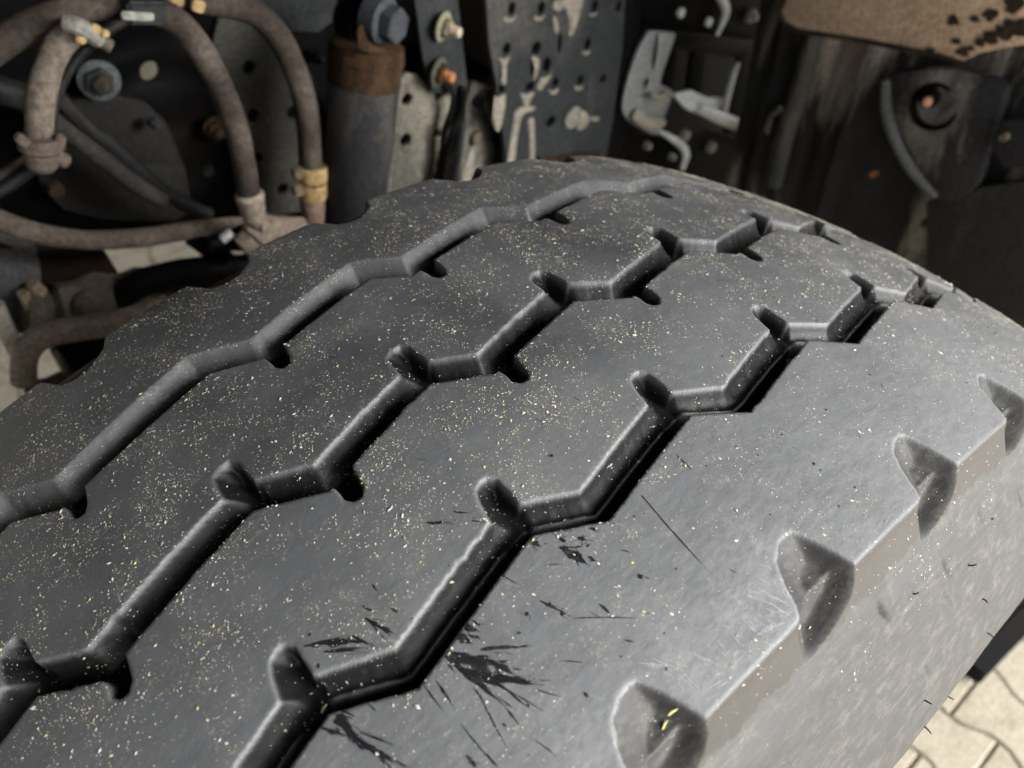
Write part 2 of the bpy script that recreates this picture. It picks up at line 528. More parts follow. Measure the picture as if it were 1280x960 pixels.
for s in extend([-118, -46, 23.7, 92.3, 167.5, 238]): POLYS.append(([(s + .3, -114.5), (s - 1.2, -109), (s - 3.2, -103), (s - 6.2, -96.6), (s - 9, -95.6), (s - 13.2, -96), (s - 18.8, -99), (s - 22.6, -104.6), (s - 26.2, -112), (s - 28.6, -115), (s - 30.4, -119), (s - 31.5, -128.8), (s - 20, -127.6), (s - 12, -126.0), (s - 5, -123.5), (s - 1.2, -120)], 'outer'))
for s in extend([-118, -48, 17, 88, 160, 231]): POLYS.append(([(s - 9, 138), (s - 3, 135.5), (s + 4, 136.5), (s + 12, 143), (s + 16, 152), (s + 17, 162), (s - 14, 162), (s - 16, 152)], 'inner'))


def edge_line(P, s):
    return np.interp(s, P[:, 0], P[:, 1])


def depth(s, v, want_snap=False):
    """depth below the worn surface in mm; also the nearest point of the nearest cut edge"""
    D = np.zeros_like(s); wear = np.ones_like(s)
    bd = np.full(s.shape, 1e9); bx = s.copy(); by = v.copy()
    inside_any = np.zeros(s.shape, bool)
    for gi, g in G.items():
        m_ = (v > g['r'][:, 1].min() - 4) & (v < g['l'][:, 1].max() + 4)
        if not m_.any(): continue
        S = s[m_]; V = v[m_]
        dl, lx, ly = seg_near(S, V, g['l'][:-1], g['l'][1:])
        dr, rx, ry = seg_near(S, V, g['r'][:-1], g['r'][1:])
        dl = np.where(V < edge_line(g['l'], S), dl, -dl)
        dr = np.where(V > edge_line(g['r'], S), dr, -dr)
        if gi == 3:
            # sloping wall, a floor, a raised lip, then a deeper channel beside the outer block
            a = np.interp(dl, [0, .5, 1.3, 2.3, 3.6, 5.0, 6.4], [0, 1.4, 3.0, 4.4, 5.6, 6.4, 6.7])
            lip = 2.9 * np.exp(-((dr - 4.8) / .75) ** 2)
            b = np.where(dr > 4.6, -lip, 0)
            ch = np.clip((4.6 - dr) / 1.3, 0, 1)
            a = a + b + ch * 6.0 * (dl > 3) - np.where(dr <= 4.6, lip, 0) * (1 - ch)
            f = np.minimum(a, 12.5 * wall(dr / 1.3))
            lipw = 1.0 * np.exp(-((dr - 4.9) / .9) ** 2) * (dl > 4)
        else:
            if gi == 2: f = np.interp(dl, [0, .5, 1.3, 2.3, 3.6, 5.2, 6.8], [0, 1.6, 3.6, 5.4, 7.2, 8.8, 9.8])
            else: f = np.interp(dl, [0, .4, 6.0, 7.2], [0, .5, 8.6, 10.0])
            f = np.minimum(f, 11.5 * wall(dr / 1.8))
            f = f - .9 * np.exp(-((dr - 2.9) / .7) ** 2)
        d = np.minimum(dl, dr)
        ins = d > 0
        f = np.where(ins, np.maximum(f, 0), 0.16 * np.clip(1 + d / 1.1, 0, 1) ** 2)
        Dm = D[m_]; Dm = np.maximum(Dm, f); D[m_] = Dm
        w = wear[m_]; w = np.minimum(w, 1 - np.clip(d / .8, 0, 1) * (.36 if gi == 1 else 1))
        if gi == 3: w = np.maximum(w, lipw)
        wear[m_] = w
        k = np.abs(dl) < np.abs(dr)
        ed = np.where(k, np.abs(dl), np.abs(dr)); ex = np.where(k, lx, rx); ey = np.where(k, ly, ry)
        bb = bd[m_]; u = ed < bb
        bb[u] = ed[u]; bd[m_] = bb
        t = bx[m_]; t[u] = ex[u]; bx[m_] = t
        t = by[m_]; t[u] = ey[u]; by[m_] = t
    smin, smax = s.min(), s.max()
    order = np.argsort(s.ravel()); ss = s.ravel()[order]
    Df, wf, vf, sf = D.ravel(), wear.ravel(), v.ravel(), s.ravel()
    bdf, bxf, byf = bd.ravel(), bx.ravel(), by.ravel()
    for P, kind in POLYS:
        xs = [p[0] for p in P]; ys = [p[1] for p in P]
        if max(xs) < smin or min(xs) > smax: continue
        i, j = np.searchsorted(ss, min(xs) - 2), np.searchsorted(ss, max(xs) + 2)
        idx = order[i:j]
        idx = idx[(vf[idx] > min(ys) - 2) & (vf[idx] < max(ys) + 2)]
        if not len(idx): continue
        S = sf[idx]; V = vf[idx]
        d, nx, ny = seg_near(S, V, P, P[1:] + P[:1])
        ins = in_poly(S, V, P)
        d = np.where(ins, d, -d)
        x0, x1 = min(xs), max(xs)
        if kind == 'left':
            dR, _, _ = seg_near(S, V, P[4:8], P[5:9]); dL, _, _ = seg_near(S, V, P[0:4], P[1:5])
            dL2, _, _ = seg_near(S, V, [P[0]], [P[3]])
            f = np.minimum(np.minimum(4.5 * dR, 0.4 + 1.15 * dL), 9.0 if P[0][1] > 0 else 7.0)
        elif kind == 'right':
            f = 10.0 * wall(d / 1.8)
        elif kind == 'outer':
            right_ = [P[4], P[3], P[2], P[1], P[0], P[15], P[14], P[13]]
            left_ = [P[4], P[5], P[6], P[7], P[8], P[9], P[10], P[11]]
            dR, _, _ = seg_near(S, V, right_[:-1], right_[1:]); dL, _, _ = seg_near(S, V, left_[:-1], left_[1:])
            dB, _, _ = seg_near(S, V, [P[11], P[12]], [P[12], P[13]])
            f = np.minimum(np.minimum(.16 + 1.9 * dR, .16 + .58 * dL + .014 * dL * dL), np.minimum(.7 + 2.6 * dB, 7.2))
            f = f + .25 * pn(S, V, .4, 2)
        else:
            f = np.minimum(7.0 * wall(d / 3.0), 7)
        own = Df[idx]
        edge_out = 0.16 * np.clip(1 + d / 1.1, 0, 1) ** 2
        f = np.where(ins, np.maximum(f, .16), edge_out)
        free = own < 0.5
        Df[idx] = np.maximum(own, f)
        wf[idx] = np.minimum(wf[idx], np.where(d > 0, 1 - np.clip(d / 1.0, 0, 1) * (.45 if kind == 'outer' else 1), 1))
        bb = bdf[idx]; e = np.abs(d); u_ = (e < bb) & free
        bdf[idx[ins]] = np.where(free[ins], e[ins], 1e9); bxf[idx[ins]] = nx[ins]; byf[idx[ins]] = ny[ins]
        k = idx[u_]
        bdf[k] = e[u_]; bxf[k] = nx[u_]; byf[k] = ny[u_]
    D = Df.reshape(s.shape); wear = wf.reshape(s.shape)
    if want_snap: return D, wear, bdf.reshape(s.shape), bxf.reshape(s.shape), byf.reshape(s.shape)
    return D, wear


def pn(s, v, sc, seed=0.0):
    """cheap smooth value noise made of sines, -1..1"""
    a = np.sin(s * sc * 1.0 + 1.7 * np.sin(v * sc * 0.8 + seed) + seed) * np.sin(v * sc * 1.1 + 1.3 * np.sin(s * sc * .7 + 2 * seed))
    b = np.sin(s * sc * 2.3 + v * sc * 1.9 + seed * 3) * np.sin(v * sc * 2.9 - s * sc * 1.2 + seed)
    return a * .65 + b * .35


def dustiness(s, v, D):
    side = 1 / (1 + np.exp(-(-(v) - 115.6) / .35))
    st_ = np.clip(.5 + .7 * pn(s, v, .07, 1.0), 0, 1)
    d = side * (0.74 + .16 * st_)
    low = np.clip((-v - 132) / 15, 0, 1)
    d = d + low * .25 * side
    far = np.clip((s - 150) / 120, 0, 1) * .32 * (v > V_OUT) * (.6 + .4 * pn(s, v, .05, 3))
    notch = ((v < -94) & (D > .8)) * .5
    inner = np.clip((v - 153) / 4, 0, 1) * .25
    return np.clip(np.maximum(np.maximum(d, far), np.maximum(notch, inner)), 0, 1)


def light_and_rub(s, v, D):
    a = np.clip((45 - v) / 190, 0, 1) ** 1.2 * (D < .5) * np.clip((v + 115.5) / 2.5, .25, 1)  # colour grows paler towards the outer side, painting in the light falloff
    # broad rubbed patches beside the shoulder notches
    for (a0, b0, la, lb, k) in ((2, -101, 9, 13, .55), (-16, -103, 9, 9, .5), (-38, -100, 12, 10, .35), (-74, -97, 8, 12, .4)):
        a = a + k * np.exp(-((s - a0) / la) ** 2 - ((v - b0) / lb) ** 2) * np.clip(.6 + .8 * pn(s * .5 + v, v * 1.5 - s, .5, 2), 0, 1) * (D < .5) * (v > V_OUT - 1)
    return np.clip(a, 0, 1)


def stain(s, v, D):
    lowb = -127.5 - 2.5 * pn(s, v * 0, .16, 2) - 1.2 * pn(s, v * 0, .5, 1)
    a = np.clip((-v - 114.9) / .7, 0, 1) * np.clip((v - lowb) / .9, 0, 1)
    return a * (D < 1.0) * (.82 + .1 * pn(s, v, .3, 2))


def side_relief(s, v):
    """shallow moulding marks, flash lines and nicks on the outer sidewall"""
    h = 0.45 * np.exp(-((v + 137.5 + 1.0 * pn(s, v, .03)) / .7) ** 2)
    h += 0.5 * np.exp(-((v + 172 + 2.5 * pn(s, v * 0, .02, 2)) / 1.1) ** 2)
    h += 0.35 * np.exp(-((v + 189) / .9) ** 2)
    h += .25 * pn(s, v, .12, 5) * (v < -132)
    for (a, b, la, lb, dp) in NICKS:
        q = ((s - a + (v - b) * .35) / la) ** 2 + ((v - b) / lb) ** 2
        h -= dp * np.exp(-q * 1.5)
    return np.where(v < -117, h, 0)


NICKS = [(33, -139, 1.7, 5.5, 2.0), (76, -147, 1.6, 5.5, 1.2), (72, -156, 1.3, 4, .8), (108, -141, 1.5, 4.5, 1.0), (-48, -150, 2, 4, 1.0),
         (150, -150, 1.5, 5, 1.2), (-20, -170, 1.5, 4, .7), (50, -172, 1.2, 5, .8), (185, -143, 1.6, 4, 1)]


def grid(s_arr, v_arr, snap):
    S, V = np.meshgrid(s_arr, v_arr)
    S = S.astype(float); V = V.astype(float)
    D, wear, bd, bx, by = depth(S, V, True)
    if snap:
        k = (bd < snap) & (V > -131) & (V < 160)
        S[k] = bx[k]; V[k] = by[k]
        D, wear = depth(S, V)
        D[k] = 0.14; wear[k] = 1
    def blur(a, m_, it=1):
        for _ in range(it):
            b = a.copy()
            b[1:-1, 1:-1] = (4 * a[1:-1, 1:-1] + 2 * (a[:-2, 1:-1] + a[2:, 1:-1] + a[1:-1, :-2] + a[1:-1, 2:]) + a[:-2, :-2] + a[2:, 2:] + a[:-2, 2:] + a[2:, :-2]) / 16
            a = np.where(m_, b, a)
        return a
    if snap: D = blur(D, D > .9, 1)
    h = -D + side_relief(S, V) + 0.10 * pn(S, V, .09, 2.2) * (D < .3) - .22 * (D > 1) * pn(S, V, .5, 1)
    P = base_pt(S, V, h)
    return S, V, P, D, wear


def blur3(a, m_):
    b = a.copy()
    b[1:-1, 1:-1] = (4 * a[1:-1, 1:-1] + 2 * (a[:-2, 1:-1] + a[2:, 1:-1] + a[1:-1, :-2] + a[1:-1, 2:]) + a[:-2, :-2] + a[2:, 2:] + a[:-2, 2:] + a[2:, :-2]) / 16
    return np.where(m_, b, a)


def rib_of(s, v):
    m1 = (edge_line(G[1]['l'], s) + edge_line(G[1]['r'], s)) / 2
    m2 = (edge_line(G[2]['l'], s) + edge_line(G[2]['r'], s)) / 2
    m3 = (edge_line(G[3]['l'], s) + edge_line(G[3]['r'], s)) / 2
    k = np.full(s.shape, 1)                # outer shoulder rib
    k[v > m3] = 2; k[v > m2] = 3; k[v > m1] = 4
    k[v < -131.5] = 0; k[v > 163] = 5
    return k


fine_v = np.concatenate([np.arange(V0, -150, 2.4), np.arange(-150, -133, 1.2), np.arange(-133, 160, 0.6), np.arange(160, V1, 3.2), [V1]])
coarse_v = np.concatenate([np.arange(V0, -133, 7), np.arange(-133, 160, 3.0), np.arange(160, V1, 7), [V1]])
S_LO, S_HI = -232.0, 424.0
blocks = [grid(np.arange(S_LO, S_HI + .1, .6), fine_v, 0.36),
          grid(np.linspace(S_HI, S_LO + 2 * math.pi * R0, 560), coarse_v, 0)]
# wrap s of the far block into the range of the groove tables
parts_v = {k: [] for k in range(6)}
for bi, (S, V, P, D, W_) in enumerate(blocks):
    nr_, nc_ = S.shape
    # smooth normals of the whole sheet, so that the cut between ribs leaves no seam
    du = np.gradient(P, axis=1); dv_ = np.gradient(P, axis=0)
    Nn = np.cross(du, dv_); Nn /= np.linalg.norm(Nn, axis=2)[..., None] + 1e-12
    Nout = surf_n(S, V)
    Nn *= np.sign((Nn * Nout).sum(2))[..., None]
    if bi == 0:
        deep = (D > .02)[..., None]
        Nn = blur3(Nn, deep)
        for _ in range(1): Nn = blur3(Nn, deep & (V < -93)[..., None])
        Nn /= np.linalg.norm(Nn, axis=2)[..., None] + 1e-12
    idx = np.arange(nr_ * nc_).reshape(nr_, nc_)
    q = np.stack([idx[:-1, :-1], idx[:-1, 1:], idx[1:, 1:], idx[1:, :-1]], -1).reshape(-1, 4)
    sc_ = S.ravel()[q].mean(1); vc_ = V.ravel()[q].mean(1)
    rb = rib_of(np.where(sc_ > 1600, sc_ - 2 * math.pi * R0, sc_), vc_)
    dust = dustiness(S, V, D)
    stn = stain(S, V, D)
    light_rub = light_and_rub(S, V, D)
    for k in range(6):
        f = q[rb == k]
        used, inv = np.unique(f, return_inverse=True)
        parts_v[k].append((P.reshape(-1, 3)[used], inv.reshape(-1, 4), Nn.reshape(-1, 3)[used], W_.ravel()[used], dust.ravel()[used], stn.ravel()[used], light_rub.ravel()[used]))

tyre = empty('worn_tyre', HUB, 'worn black truck tyre with zigzag grooves, sprinkled with pale grit', 'tyre')
NAMES = ['sidewall', 'shoulder_rib', 'centre_rib', 'centre_rib', 'shoulder_rib', 'sidewall']
LAB = ['dusty outer sidewall with rubber whiskers', 'wide outer rib with notched shoulder and black smears', None, None, 'inner shoulder rib, darker than the outer one', None]
for k in range(6):
    VV, FF, NN_, WW, DD, TT, GG = [], [], [], [], [], [], []; o_ = 0
    for (p, f, n, w, d, tt, gg) in parts_v[k]:
        VV.append(p); FF.append(f + o_); NN_.append(n); WW.append(w); DD.append(d); TT.append(tt); GG.append(gg); o_ += len(p)
    VV = np.vstack(VV) - np.array(HUB); FF = np.vstack(FF); NN_ = np.vstack(NN_)
    me = bpy.data.meshes.new(NAMES[k])
    me.vertices.add(len(VV)); me.vertices.foreach_set('co', VV.ravel())
    me.loops.add(FF.size); me.loops.foreach_set('vertex_index', FF.ravel())
    me.polygons.add(len(FF)); me.polygons.foreach_set('loop_start', np.arange(0, FF.size, 4))
    me.update(calc_edges=True); me.validate()
    me.polygons.foreach_set('use_smooth', np.ones(len(me.polygons), bool))
    for nm, arr in (('wear', WW), ('dust', DD), ('stain', TT), ('light_and_rub', GG)):
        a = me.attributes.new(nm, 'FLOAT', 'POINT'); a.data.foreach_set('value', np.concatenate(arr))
    me.normals_split_custom_set_from_vertices([tuple(x) for x in NN_])
    me.materials.append(RUBBER)
    o = bpy.data.objects.new(NAMES[k], me); link(o, tyre)
    if LAB[k]: o['label'] = LAB[k]

# thin moulding whiskers on shoulder and sidewall
bmw = bmesh.new()
WH = [(52, -143), (92, -153), (48, -183), (110, -190), (8, -190),
      (-60, -165), (118, -146), (160, -150), (100, -170), (58, -205), (84, -208)]
for (s, v) in WH:
    p = Vector(base_pt(np.array(float(s)), np.array(float(v)), np.array(-.2)))
    n = Vector(surf_n(np.array(float(s)), np.array(float(v))))
    side = Vector((random.uniform(-1, 1), random.uniform(-1, 1), random.uniform(-1, 1))) * .9
    L_ = random.uniform(.0018, .0032)
    tube_bm([p, p + n * L_ * .5 + side * L_ * .15, p + n * L_ * .8 + side * L_ * .6], [.00032, .0003, .0002], 5, bmw)
WHISK = plain('whisker_rubber', (0.05, 0.048, 0.045), .6)
o = bm_obj('rubber_whiskers', bmw, WHISK, tyre); o['kind'] = 'stuff'

# simple steel rim inside the tyre (behind the sidewall)
rim_bm = prism_bm(HUB + Vector((0, -0.112, 0)), (0, 1, 0), [(0, .296), (.004, .302), (.02, .28), (.13, .25), (.22, .28), (.255, .300), (.257, .296)], 48)
bm_obj('rim', rim_bm, grimy('rim_steel', (.10, .10, .10), (.16, .13, .10), .5), tyre)

# ------------------------------------------------------------------ ground: interlocking pavers
SANDJ = grimy('joint_sand', (0.1500, 0.1300, 0.0950), (0.1000, 0.0850, 0.0600), .5, 14, .95)
bm = bmesh.new()
bmesh.ops.create_grid(bm, x_segments=2, y_segments=2, size=30)
bmesh.ops.translate(bm, vec=(0, 0, -0.009), verts=bm.verts)
ground = bm_obj('ground', bm, grimy('yard_ground', (.50, .46, .36), (.40, .36, .27), .5, 6, .9), None, False)
ground['kind'] = 'structure'
PV = grimy('concrete_paver', (.41, .365, .285), (.30, .26, .195), .4, 22, .9, bump=.35, stretch=(1, 1, 1))
PV_P, PV_W = 0.128, 0.098


def wave(y, flip):
    t = ((y / PV_P) % 1.0)
    a = abs(t - .5) * 4 - 1          # 1 at joints, -1 mid
    a = max(-1, min(1, a * 1.9))
    return .0085 * a * flip


outl = []
ny_ = 14
for i in range(ny_ + 1):
    y = PV_P * i / ny_
    outl.append((PV_W / 2 + wave(y, 1), y - PV_P / 2))
for i in range(ny_, -1, -1):
    y = PV_P * i / ny_
    outl.append((-PV_W / 2 - wave(y, 1), y - PV_P / 2))
bm = bmesh.new()
rings = []
for (sc, z) in ((0.0014, -.05), (0.0014, -.003), (.0042, 0.0)):
    rg = []
    for (x, y) in outl:
        rg.append(bm.verts.new((x - math.copysign(sc, x), y - (math.copysign(sc, y) if abs(y) > PV_P / 2 - .001 else 0), z)))
    rings.append(rg)
n = len(outl)
for a, b in zip(rings, rings[1:]):
    for k in range(n): bm.faces.new((a[k], a[(k + 1) % n], b[(k + 1) % n], b[k]))
bm.faces.new(rings[-1])
bmesh.ops.recalc_face_normals(bm, faces=bm.faces)
pme = bpy.data.meshes.new('paver'); bm.to_mesh(pme); bm.free(); pme.materials.append(PV)
joint = bpy.data.meshes.new('pavement')
bm = bmesh.new(); bmesh.ops.create_grid(bm, x_segments=1, y_segments=1, size=2.2)
bmesh.ops.translate(bm, vec=(.5, .6, -.005), verts=bm.verts); bm.to_mesh(joint); bm.free(); joint.materials.append(SANDJ)
pavement = link(bpy.data.objects.new('pavement', joint)); pavement['kind'] = 'structure'
npv = 0
for i in range(-12, 9):
    for j in range(-8, 20):
        x = .675 + PV_W * (i + .5); y = -.189 + PV_P * (j + .5) - (PV_P / 2 if i % 2 else 0)
        right = (.38 < x < 1.25 and -.75 < y < .02)
        left = (-.35 < x < .62 and 1.12 < y < 2.15)
        if not (right or left): continue
        o = bpy.data.objects.new('paver', pme); link(o, pavement)
        o.location = (x, y, random.uniform(-.0012, .0012)); o.rotation_euler = (random.uniform(-.006, .006), random.uniform(-.006, .006), random.uniform(-.008, .008))
        npv += 1

# ------------------------------------------------------------------ underside of the truck
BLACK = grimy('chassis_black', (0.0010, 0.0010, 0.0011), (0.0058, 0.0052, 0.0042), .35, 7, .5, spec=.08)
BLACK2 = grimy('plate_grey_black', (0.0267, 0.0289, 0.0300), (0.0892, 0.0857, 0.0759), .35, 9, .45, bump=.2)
MUDDY = grimy('mud_coated_plate', (0.0737, 0.0712, 0.0590), (0.1987, 0.1795, 0.1451), .6, 16, .8, rust=((.06, .035, .02), .60))
HOSE = grimy('dusty_hose', (0.0389, 0.0311, 0.0254), (0.0972, 0.0802, 0.0656), .5, 20, .8, stretch=(1, 1, 1), bump=.3, rust=((.05, .04, .035), .62))
HOSE2 = grimy('dusty_hose_pale', (0.0927, 0.0737, 0.0590), (0.1965, 0.1638, 0.1311), .5, 18, .85, stretch=(1, 1, 1))
CABLE = grimy('black_cable', (0.0118, 0.0126, 0.0126), (0.0378, 0.0357, 0.0315), .35, 25, .45)
RUSTY = grimy('rusty_steel', (0.0254, 0.0156, 0.0090), (0.0707, 0.0401, 0.0188), .55, 22, .85, bump=.5)
DARKST = grimy('shock_paint', (.022, .023, .024), (.075, .070, .060), .55, 14, .6, rust=((.06, .04, .025), .60))
ZINC = grimy('zinc', (.55, .57, .57), (.36, .31, .25), .28, 26, .42, metallic=.1, bump=.2, spec=.5)
ZINC2 = grimy('zinc_dull', (.17, .18, .18), (.22, .19, .15), .45, 30, .45, metallic=.1, bump=.2, spec=.5)
ZINCD = grimy('dull_zinc', (0.2704, 0.2704, 0.2392), (0.2080, 0.1664, 0.1144), .45, 40, .55, metallic=.35)
MUD = grimy('dried_mud', (0.2142, 0.1927, 0.1571), (0.2856, 0.2498, 0.1999), .5, 60, .95, bump=.6, stretch=(1, 1, 1))
BRASS = grimy('yellow_clamp', (0.3506, 0.2384, 0.1052), (0.4347, 0.3225, 0.1683), .5, 60, .55, metallic=.2)
TAN = grimy('dusty_tan_panel', (0.7589, 0.5503, 0.3794), (0.5692, 0.3984, 0.2750), .35, 12, .8, bump=.25)
LINER = grimy('black_liner', (0.0254, 0.0254, 0.0254), (0.7988, 0.6999, 0.5935), .42, 9, .55, bump=.5, stretch=(1.2, 1.2, .22), rust=((.10, .08, .06), .66))
LINER2 = grimy('liner_pad', (0.0337, 0.0337, 0.0353), (0.3326, 0.3049, 0.2772), .4, 14, .55, bump=.4, stretch=(1, 1, .5))
HOSE3 = grimy('beige_hose', (.24, .19, .15), (.36, .30, .24), .5, 18, .85, stretch=(1, 1, 1))
COPPER = plain('copper_tip', (.55, .30, .19), .6)


def hose(name, pts, r, mat, label, cat, group=None, n=8, seg=16, rough=.0008, parent=None):
    P = catmull([at(u, v, Y=y) for (u, v, y) in pts], n)
    if parent is None:
        root = empty(name, P[len(P) // 2], label, cat, group)
    else: root = parent
    rr = r if isinstance(r, (list, tuple)) else [r]
    if len(rr) > 1:
        rs = [float(np.interp(i / (len(P) - 1), np.linspace(0, 1, len(rr)), rr)) for i in range(len(P))]
    else: rs = [rr[0]] * len(P)
    bm_ = tube_bm(P, rs, seg, rough=rough)
    if parent is None:
        bpy.data.objects.remove(root)
        me = bpy.data.meshes.new(name); bmesh.ops.recalc_face_normals(bm_, faces=bm_.faces); bm_.to_mesh(me); bm_.free()
        c = P[len(P) // 2]; me.transform(Matrix.Translation(-c)); me.materials.append(mat)
        me.polygons.foreach_set('use_smooth', [True] * len(me.polygons))
        o = bpy.data.objects.new(name, me); o.location = c; link(o); tag(o, label, cat, group)
        return o
    return bm_obj(name, bm_, mat, parent)


def bolt(u, v, Y=None, X=None, r=.008, mat=None, label='', axis=(0, -1, 0), washer=1.5, tip=True, hexh=.006, tipmat=None, wmat=None, group=None, tiplen=.9):
    p = at(u, v, Y=Y, X=X); ax = Vector(axis).normalized()
    root = empty('bolt', p, label, 'bolt', group)
    bm_obj('washer', prism_bm(p, ax, [(0, r * washer), (.0016, r * washer), (.002, r * washer * .94)], 24), wmat or mat, root)
    bm_obj('hex_nut', prism_bm(p, ax, [(.0021, r * 1.05), (.0021 + hexh * .9, r * 1.05), (.0021 + hexh, r * .93)], hexa=True), mat, root, True, 25)
    if tip:
        h0 = .0022 + hexh
        pr = [(h0 - .001, r * .55)]
        k = 0
        while k < 4:
            pr += [(h0 + k * r * .2 * tiplen, r * .50), (h0 + (k + .5) * r * .2 * tiplen, r * .56)]; k += 1
        pr += [(h0 + r * .85 * tiplen, r * .5), (h0 + r * .9 * tiplen, r * .42)]
        bm_obj('thread', prism_bm(p, ax, pr, 16), tipmat or mat, root)
    return root


def mud(parent, outline, Y, t=.0012, mat=None, pts=3):
    """a crust of dried mud lying on a plate"""
    o = plate('dried_mud', outline, mat or MUD, parent, t, Y=Y, bev=.0004, smoothpts=pts)
    return o


# truck body overhead (above and behind the camera, only its shade reaches the picture)
body = empty('vehicle_underside', (0.4, 1.0, 1.36), 'dark steel underside with cross members, overhead above the tyre', 'underside')
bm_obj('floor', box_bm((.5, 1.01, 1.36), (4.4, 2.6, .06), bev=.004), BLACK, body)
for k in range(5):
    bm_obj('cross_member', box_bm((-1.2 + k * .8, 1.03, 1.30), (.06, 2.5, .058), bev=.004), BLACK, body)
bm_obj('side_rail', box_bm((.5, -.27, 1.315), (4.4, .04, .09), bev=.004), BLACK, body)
bm_obj('sun_blocker', box_bm((1.24, -.12, .80), (.80, .04, .98), bev=.004), BLACK, body)  # added unseen box that keeps the sun off the panel behind the brackets
bm_obj('rear_skirt', box_bm((-.98, .25, .80), (.04, .8, .98), bev=.004), BLACK, body)

# main frame rail with punched holes, far left
HR = .0058
rail = empty('frame_rail', at(200, 150, Y=.56), 'black frame rail with round punched holes behind the brown hoses', 'frame rail')
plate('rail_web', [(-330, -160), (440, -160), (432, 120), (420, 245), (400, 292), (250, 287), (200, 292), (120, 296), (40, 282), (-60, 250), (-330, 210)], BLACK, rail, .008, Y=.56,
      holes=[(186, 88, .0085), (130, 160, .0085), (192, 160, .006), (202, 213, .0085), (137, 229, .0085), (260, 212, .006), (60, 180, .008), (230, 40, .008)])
plate('rail_patch', [(272, 20), (330, 30), (372, 90), (388, 160), (390, 240), (382, 262), (300, 262), (290, 150), (262, 80)], grimy('rail_dusty', (.030, .031, .028), (.065, .062, .052), .45, 8, .65), rail, .005, Y=.552,
      holes=[(310, 83, .0062), (315, 143, .0062), (364, 140, .006), (321, 196, .005), (352, 235, .006)], smoothpts=2)
plate('rail_gusset', [(75, 125), (150, 118), (205, 150), (240, 260), (180, 275), (80, 262), (40, 200)], grimy('gusset', (.010, .0105, .011), (.02, .018, .015), .4, 6, .55), rail, .006, Y=.551, smoothpts=2,
      holes=[(186, 200, .001)])
plate('rail_lip', [(300, -60), (420, -60), (420, 22), (396, 40), (330, 36)], BLACK2, rail, .005, Y=.55)
bm_obj('rail_flange', box_bm((at(100, 286, Y=.60).x, .62, at(100, 290, Y=.56).z - .004), (.95, .12, .008), bev=.001), BLACK, rail)
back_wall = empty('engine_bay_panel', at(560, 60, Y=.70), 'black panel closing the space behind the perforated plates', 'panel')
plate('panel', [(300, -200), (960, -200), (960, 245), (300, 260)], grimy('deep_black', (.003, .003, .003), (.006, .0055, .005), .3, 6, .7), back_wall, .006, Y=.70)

# bolt with a bright ring near the left hoses, plus small ones
bolt(124, 100, Y=.535, r=.0105, mat=grimy('greenish_bolt', (.03, .032, .028), (.06, .05, .04), .5, 50, .5, rust=((.12, .05, .02), .56)), label='large bolt with a pale ring washer inside the left hose loop', washer=1.5, wmat=grimy('ring_pale', (.10, .115, .115), (.05, .05, .045), .4, 50, .5), tip=True, tiplen=.5, axis=(-.3, -1, .05))
bolt(270, 160, Y=.538, r=.008, mat=RUSTY, label='rusty bolt half hidden beside the middle brown hose', washer=1.4, axis=(-.2, -1, 0))
bolt(67, 234, Y=.535, r=.0062, mat=RUSTY, label='small rust-brown rivet on the frame rail under the left hose fitting', washer=1.0, tip=False)
bolt(190, 152, Y=.535, r=.0045, mat=BLACK2, label='little dark stud on the frame rail between the left and middle hoses', washer=1.1)
bolt(395, 70, Y=.545, r=.006, mat=BLACK, label='dull black stud on the rail right of the upper hose', washer=1.2)

# ---- hoses
hose('brake_hose', [(-70, 110, .42), (-10, 62, .42), (60, 22, .42), (125, 6, .42), (190, 12, .42), (232, 38, .42), (268, 92, .42), (292, 150, .42), (305, 205, .42), (312, 252, .42)],
     .0092, HOSE, 'middle brown rubber hose arching over to the pale elbow fitting', 'hose', 'brown hoses over the axle', rough=.0006)
hose('brake_hose', [(215, -6, .45), (262, 2, .45), (310, 12, .45), (345, 42, .45), (372, 95, .45), (384, 150, .45), (389, 215, .45), (391, 255, .45)],
     .0098, HOSE, 'right brown rubber hose that drops into two yellow clamps', 'hose', 'brown hoses over the axle', rough=.0006)
hose('brake_hose', [(96, 34, .40), (72, 60, .40), (56, 100, .40), (50, 140, .40), (49, 178, .40)],
     .0083, HOSE2, 'short left brown hose running down into a clamped joint', 'hose', 'brown hoses over the axle', rough=.0006)
hose('lower_hose', [(-60, 245, .47), (-10, 272, .47), (45, 291, .47), (110, 300, .47), (180, 297, .47), (250, 286, .47), (330, 280, .47), (385, 276, .47)],
     .0078, HOSE2, 'long pale brown hose sagging level below the frame rail', 'hose', rough=.0005)
hose('thin_cable', [(205, 2, .405), (165, 20, .405), (130, 42, .405), (96, 75, .405), (72, 118, .405), (64, 155, .40), (62, 185, .40)],
     .0032, CABLE, 'thin black cable strapped along the left brown hose', 'cable', 'thin cables by the hoses')
hose('thin_cable', [(250, 14, .455), (300, 20, .455), (345, 50, .46), (384, 95, .46), (402, 140, .46), (409, 190, .46), (413, 235, .46), (420, 280, .46)],
     .0034, CABLE, 'thin black cable following the outer side of the right hose', 'cable', 'thin cables by the hoses')
hose('corrugated_conduit', [(60, 110, .49), (100, 150, .49), (150, 192, .49), (190, 228, .49), (225, 252, .49), (262, 268, .49)],
     .0062, CABLE, 'upper of two dark corrugated conduits slanting down behind the left hose', 'conduit', 'slanting conduits')
hose('corrugated_conduit', [(52, 140, .485), (90, 170, .485), (130, 200, .485), (165, 228, .485), (205, 252, .485)],
     .0070, grimy('conduit_grey', (.025, .023, .021), (.05, .045, .037), .45, 30, .7), 'lower of two dark corrugated conduits slanting down behind the left hose', 'conduit', 'slanting conduits')
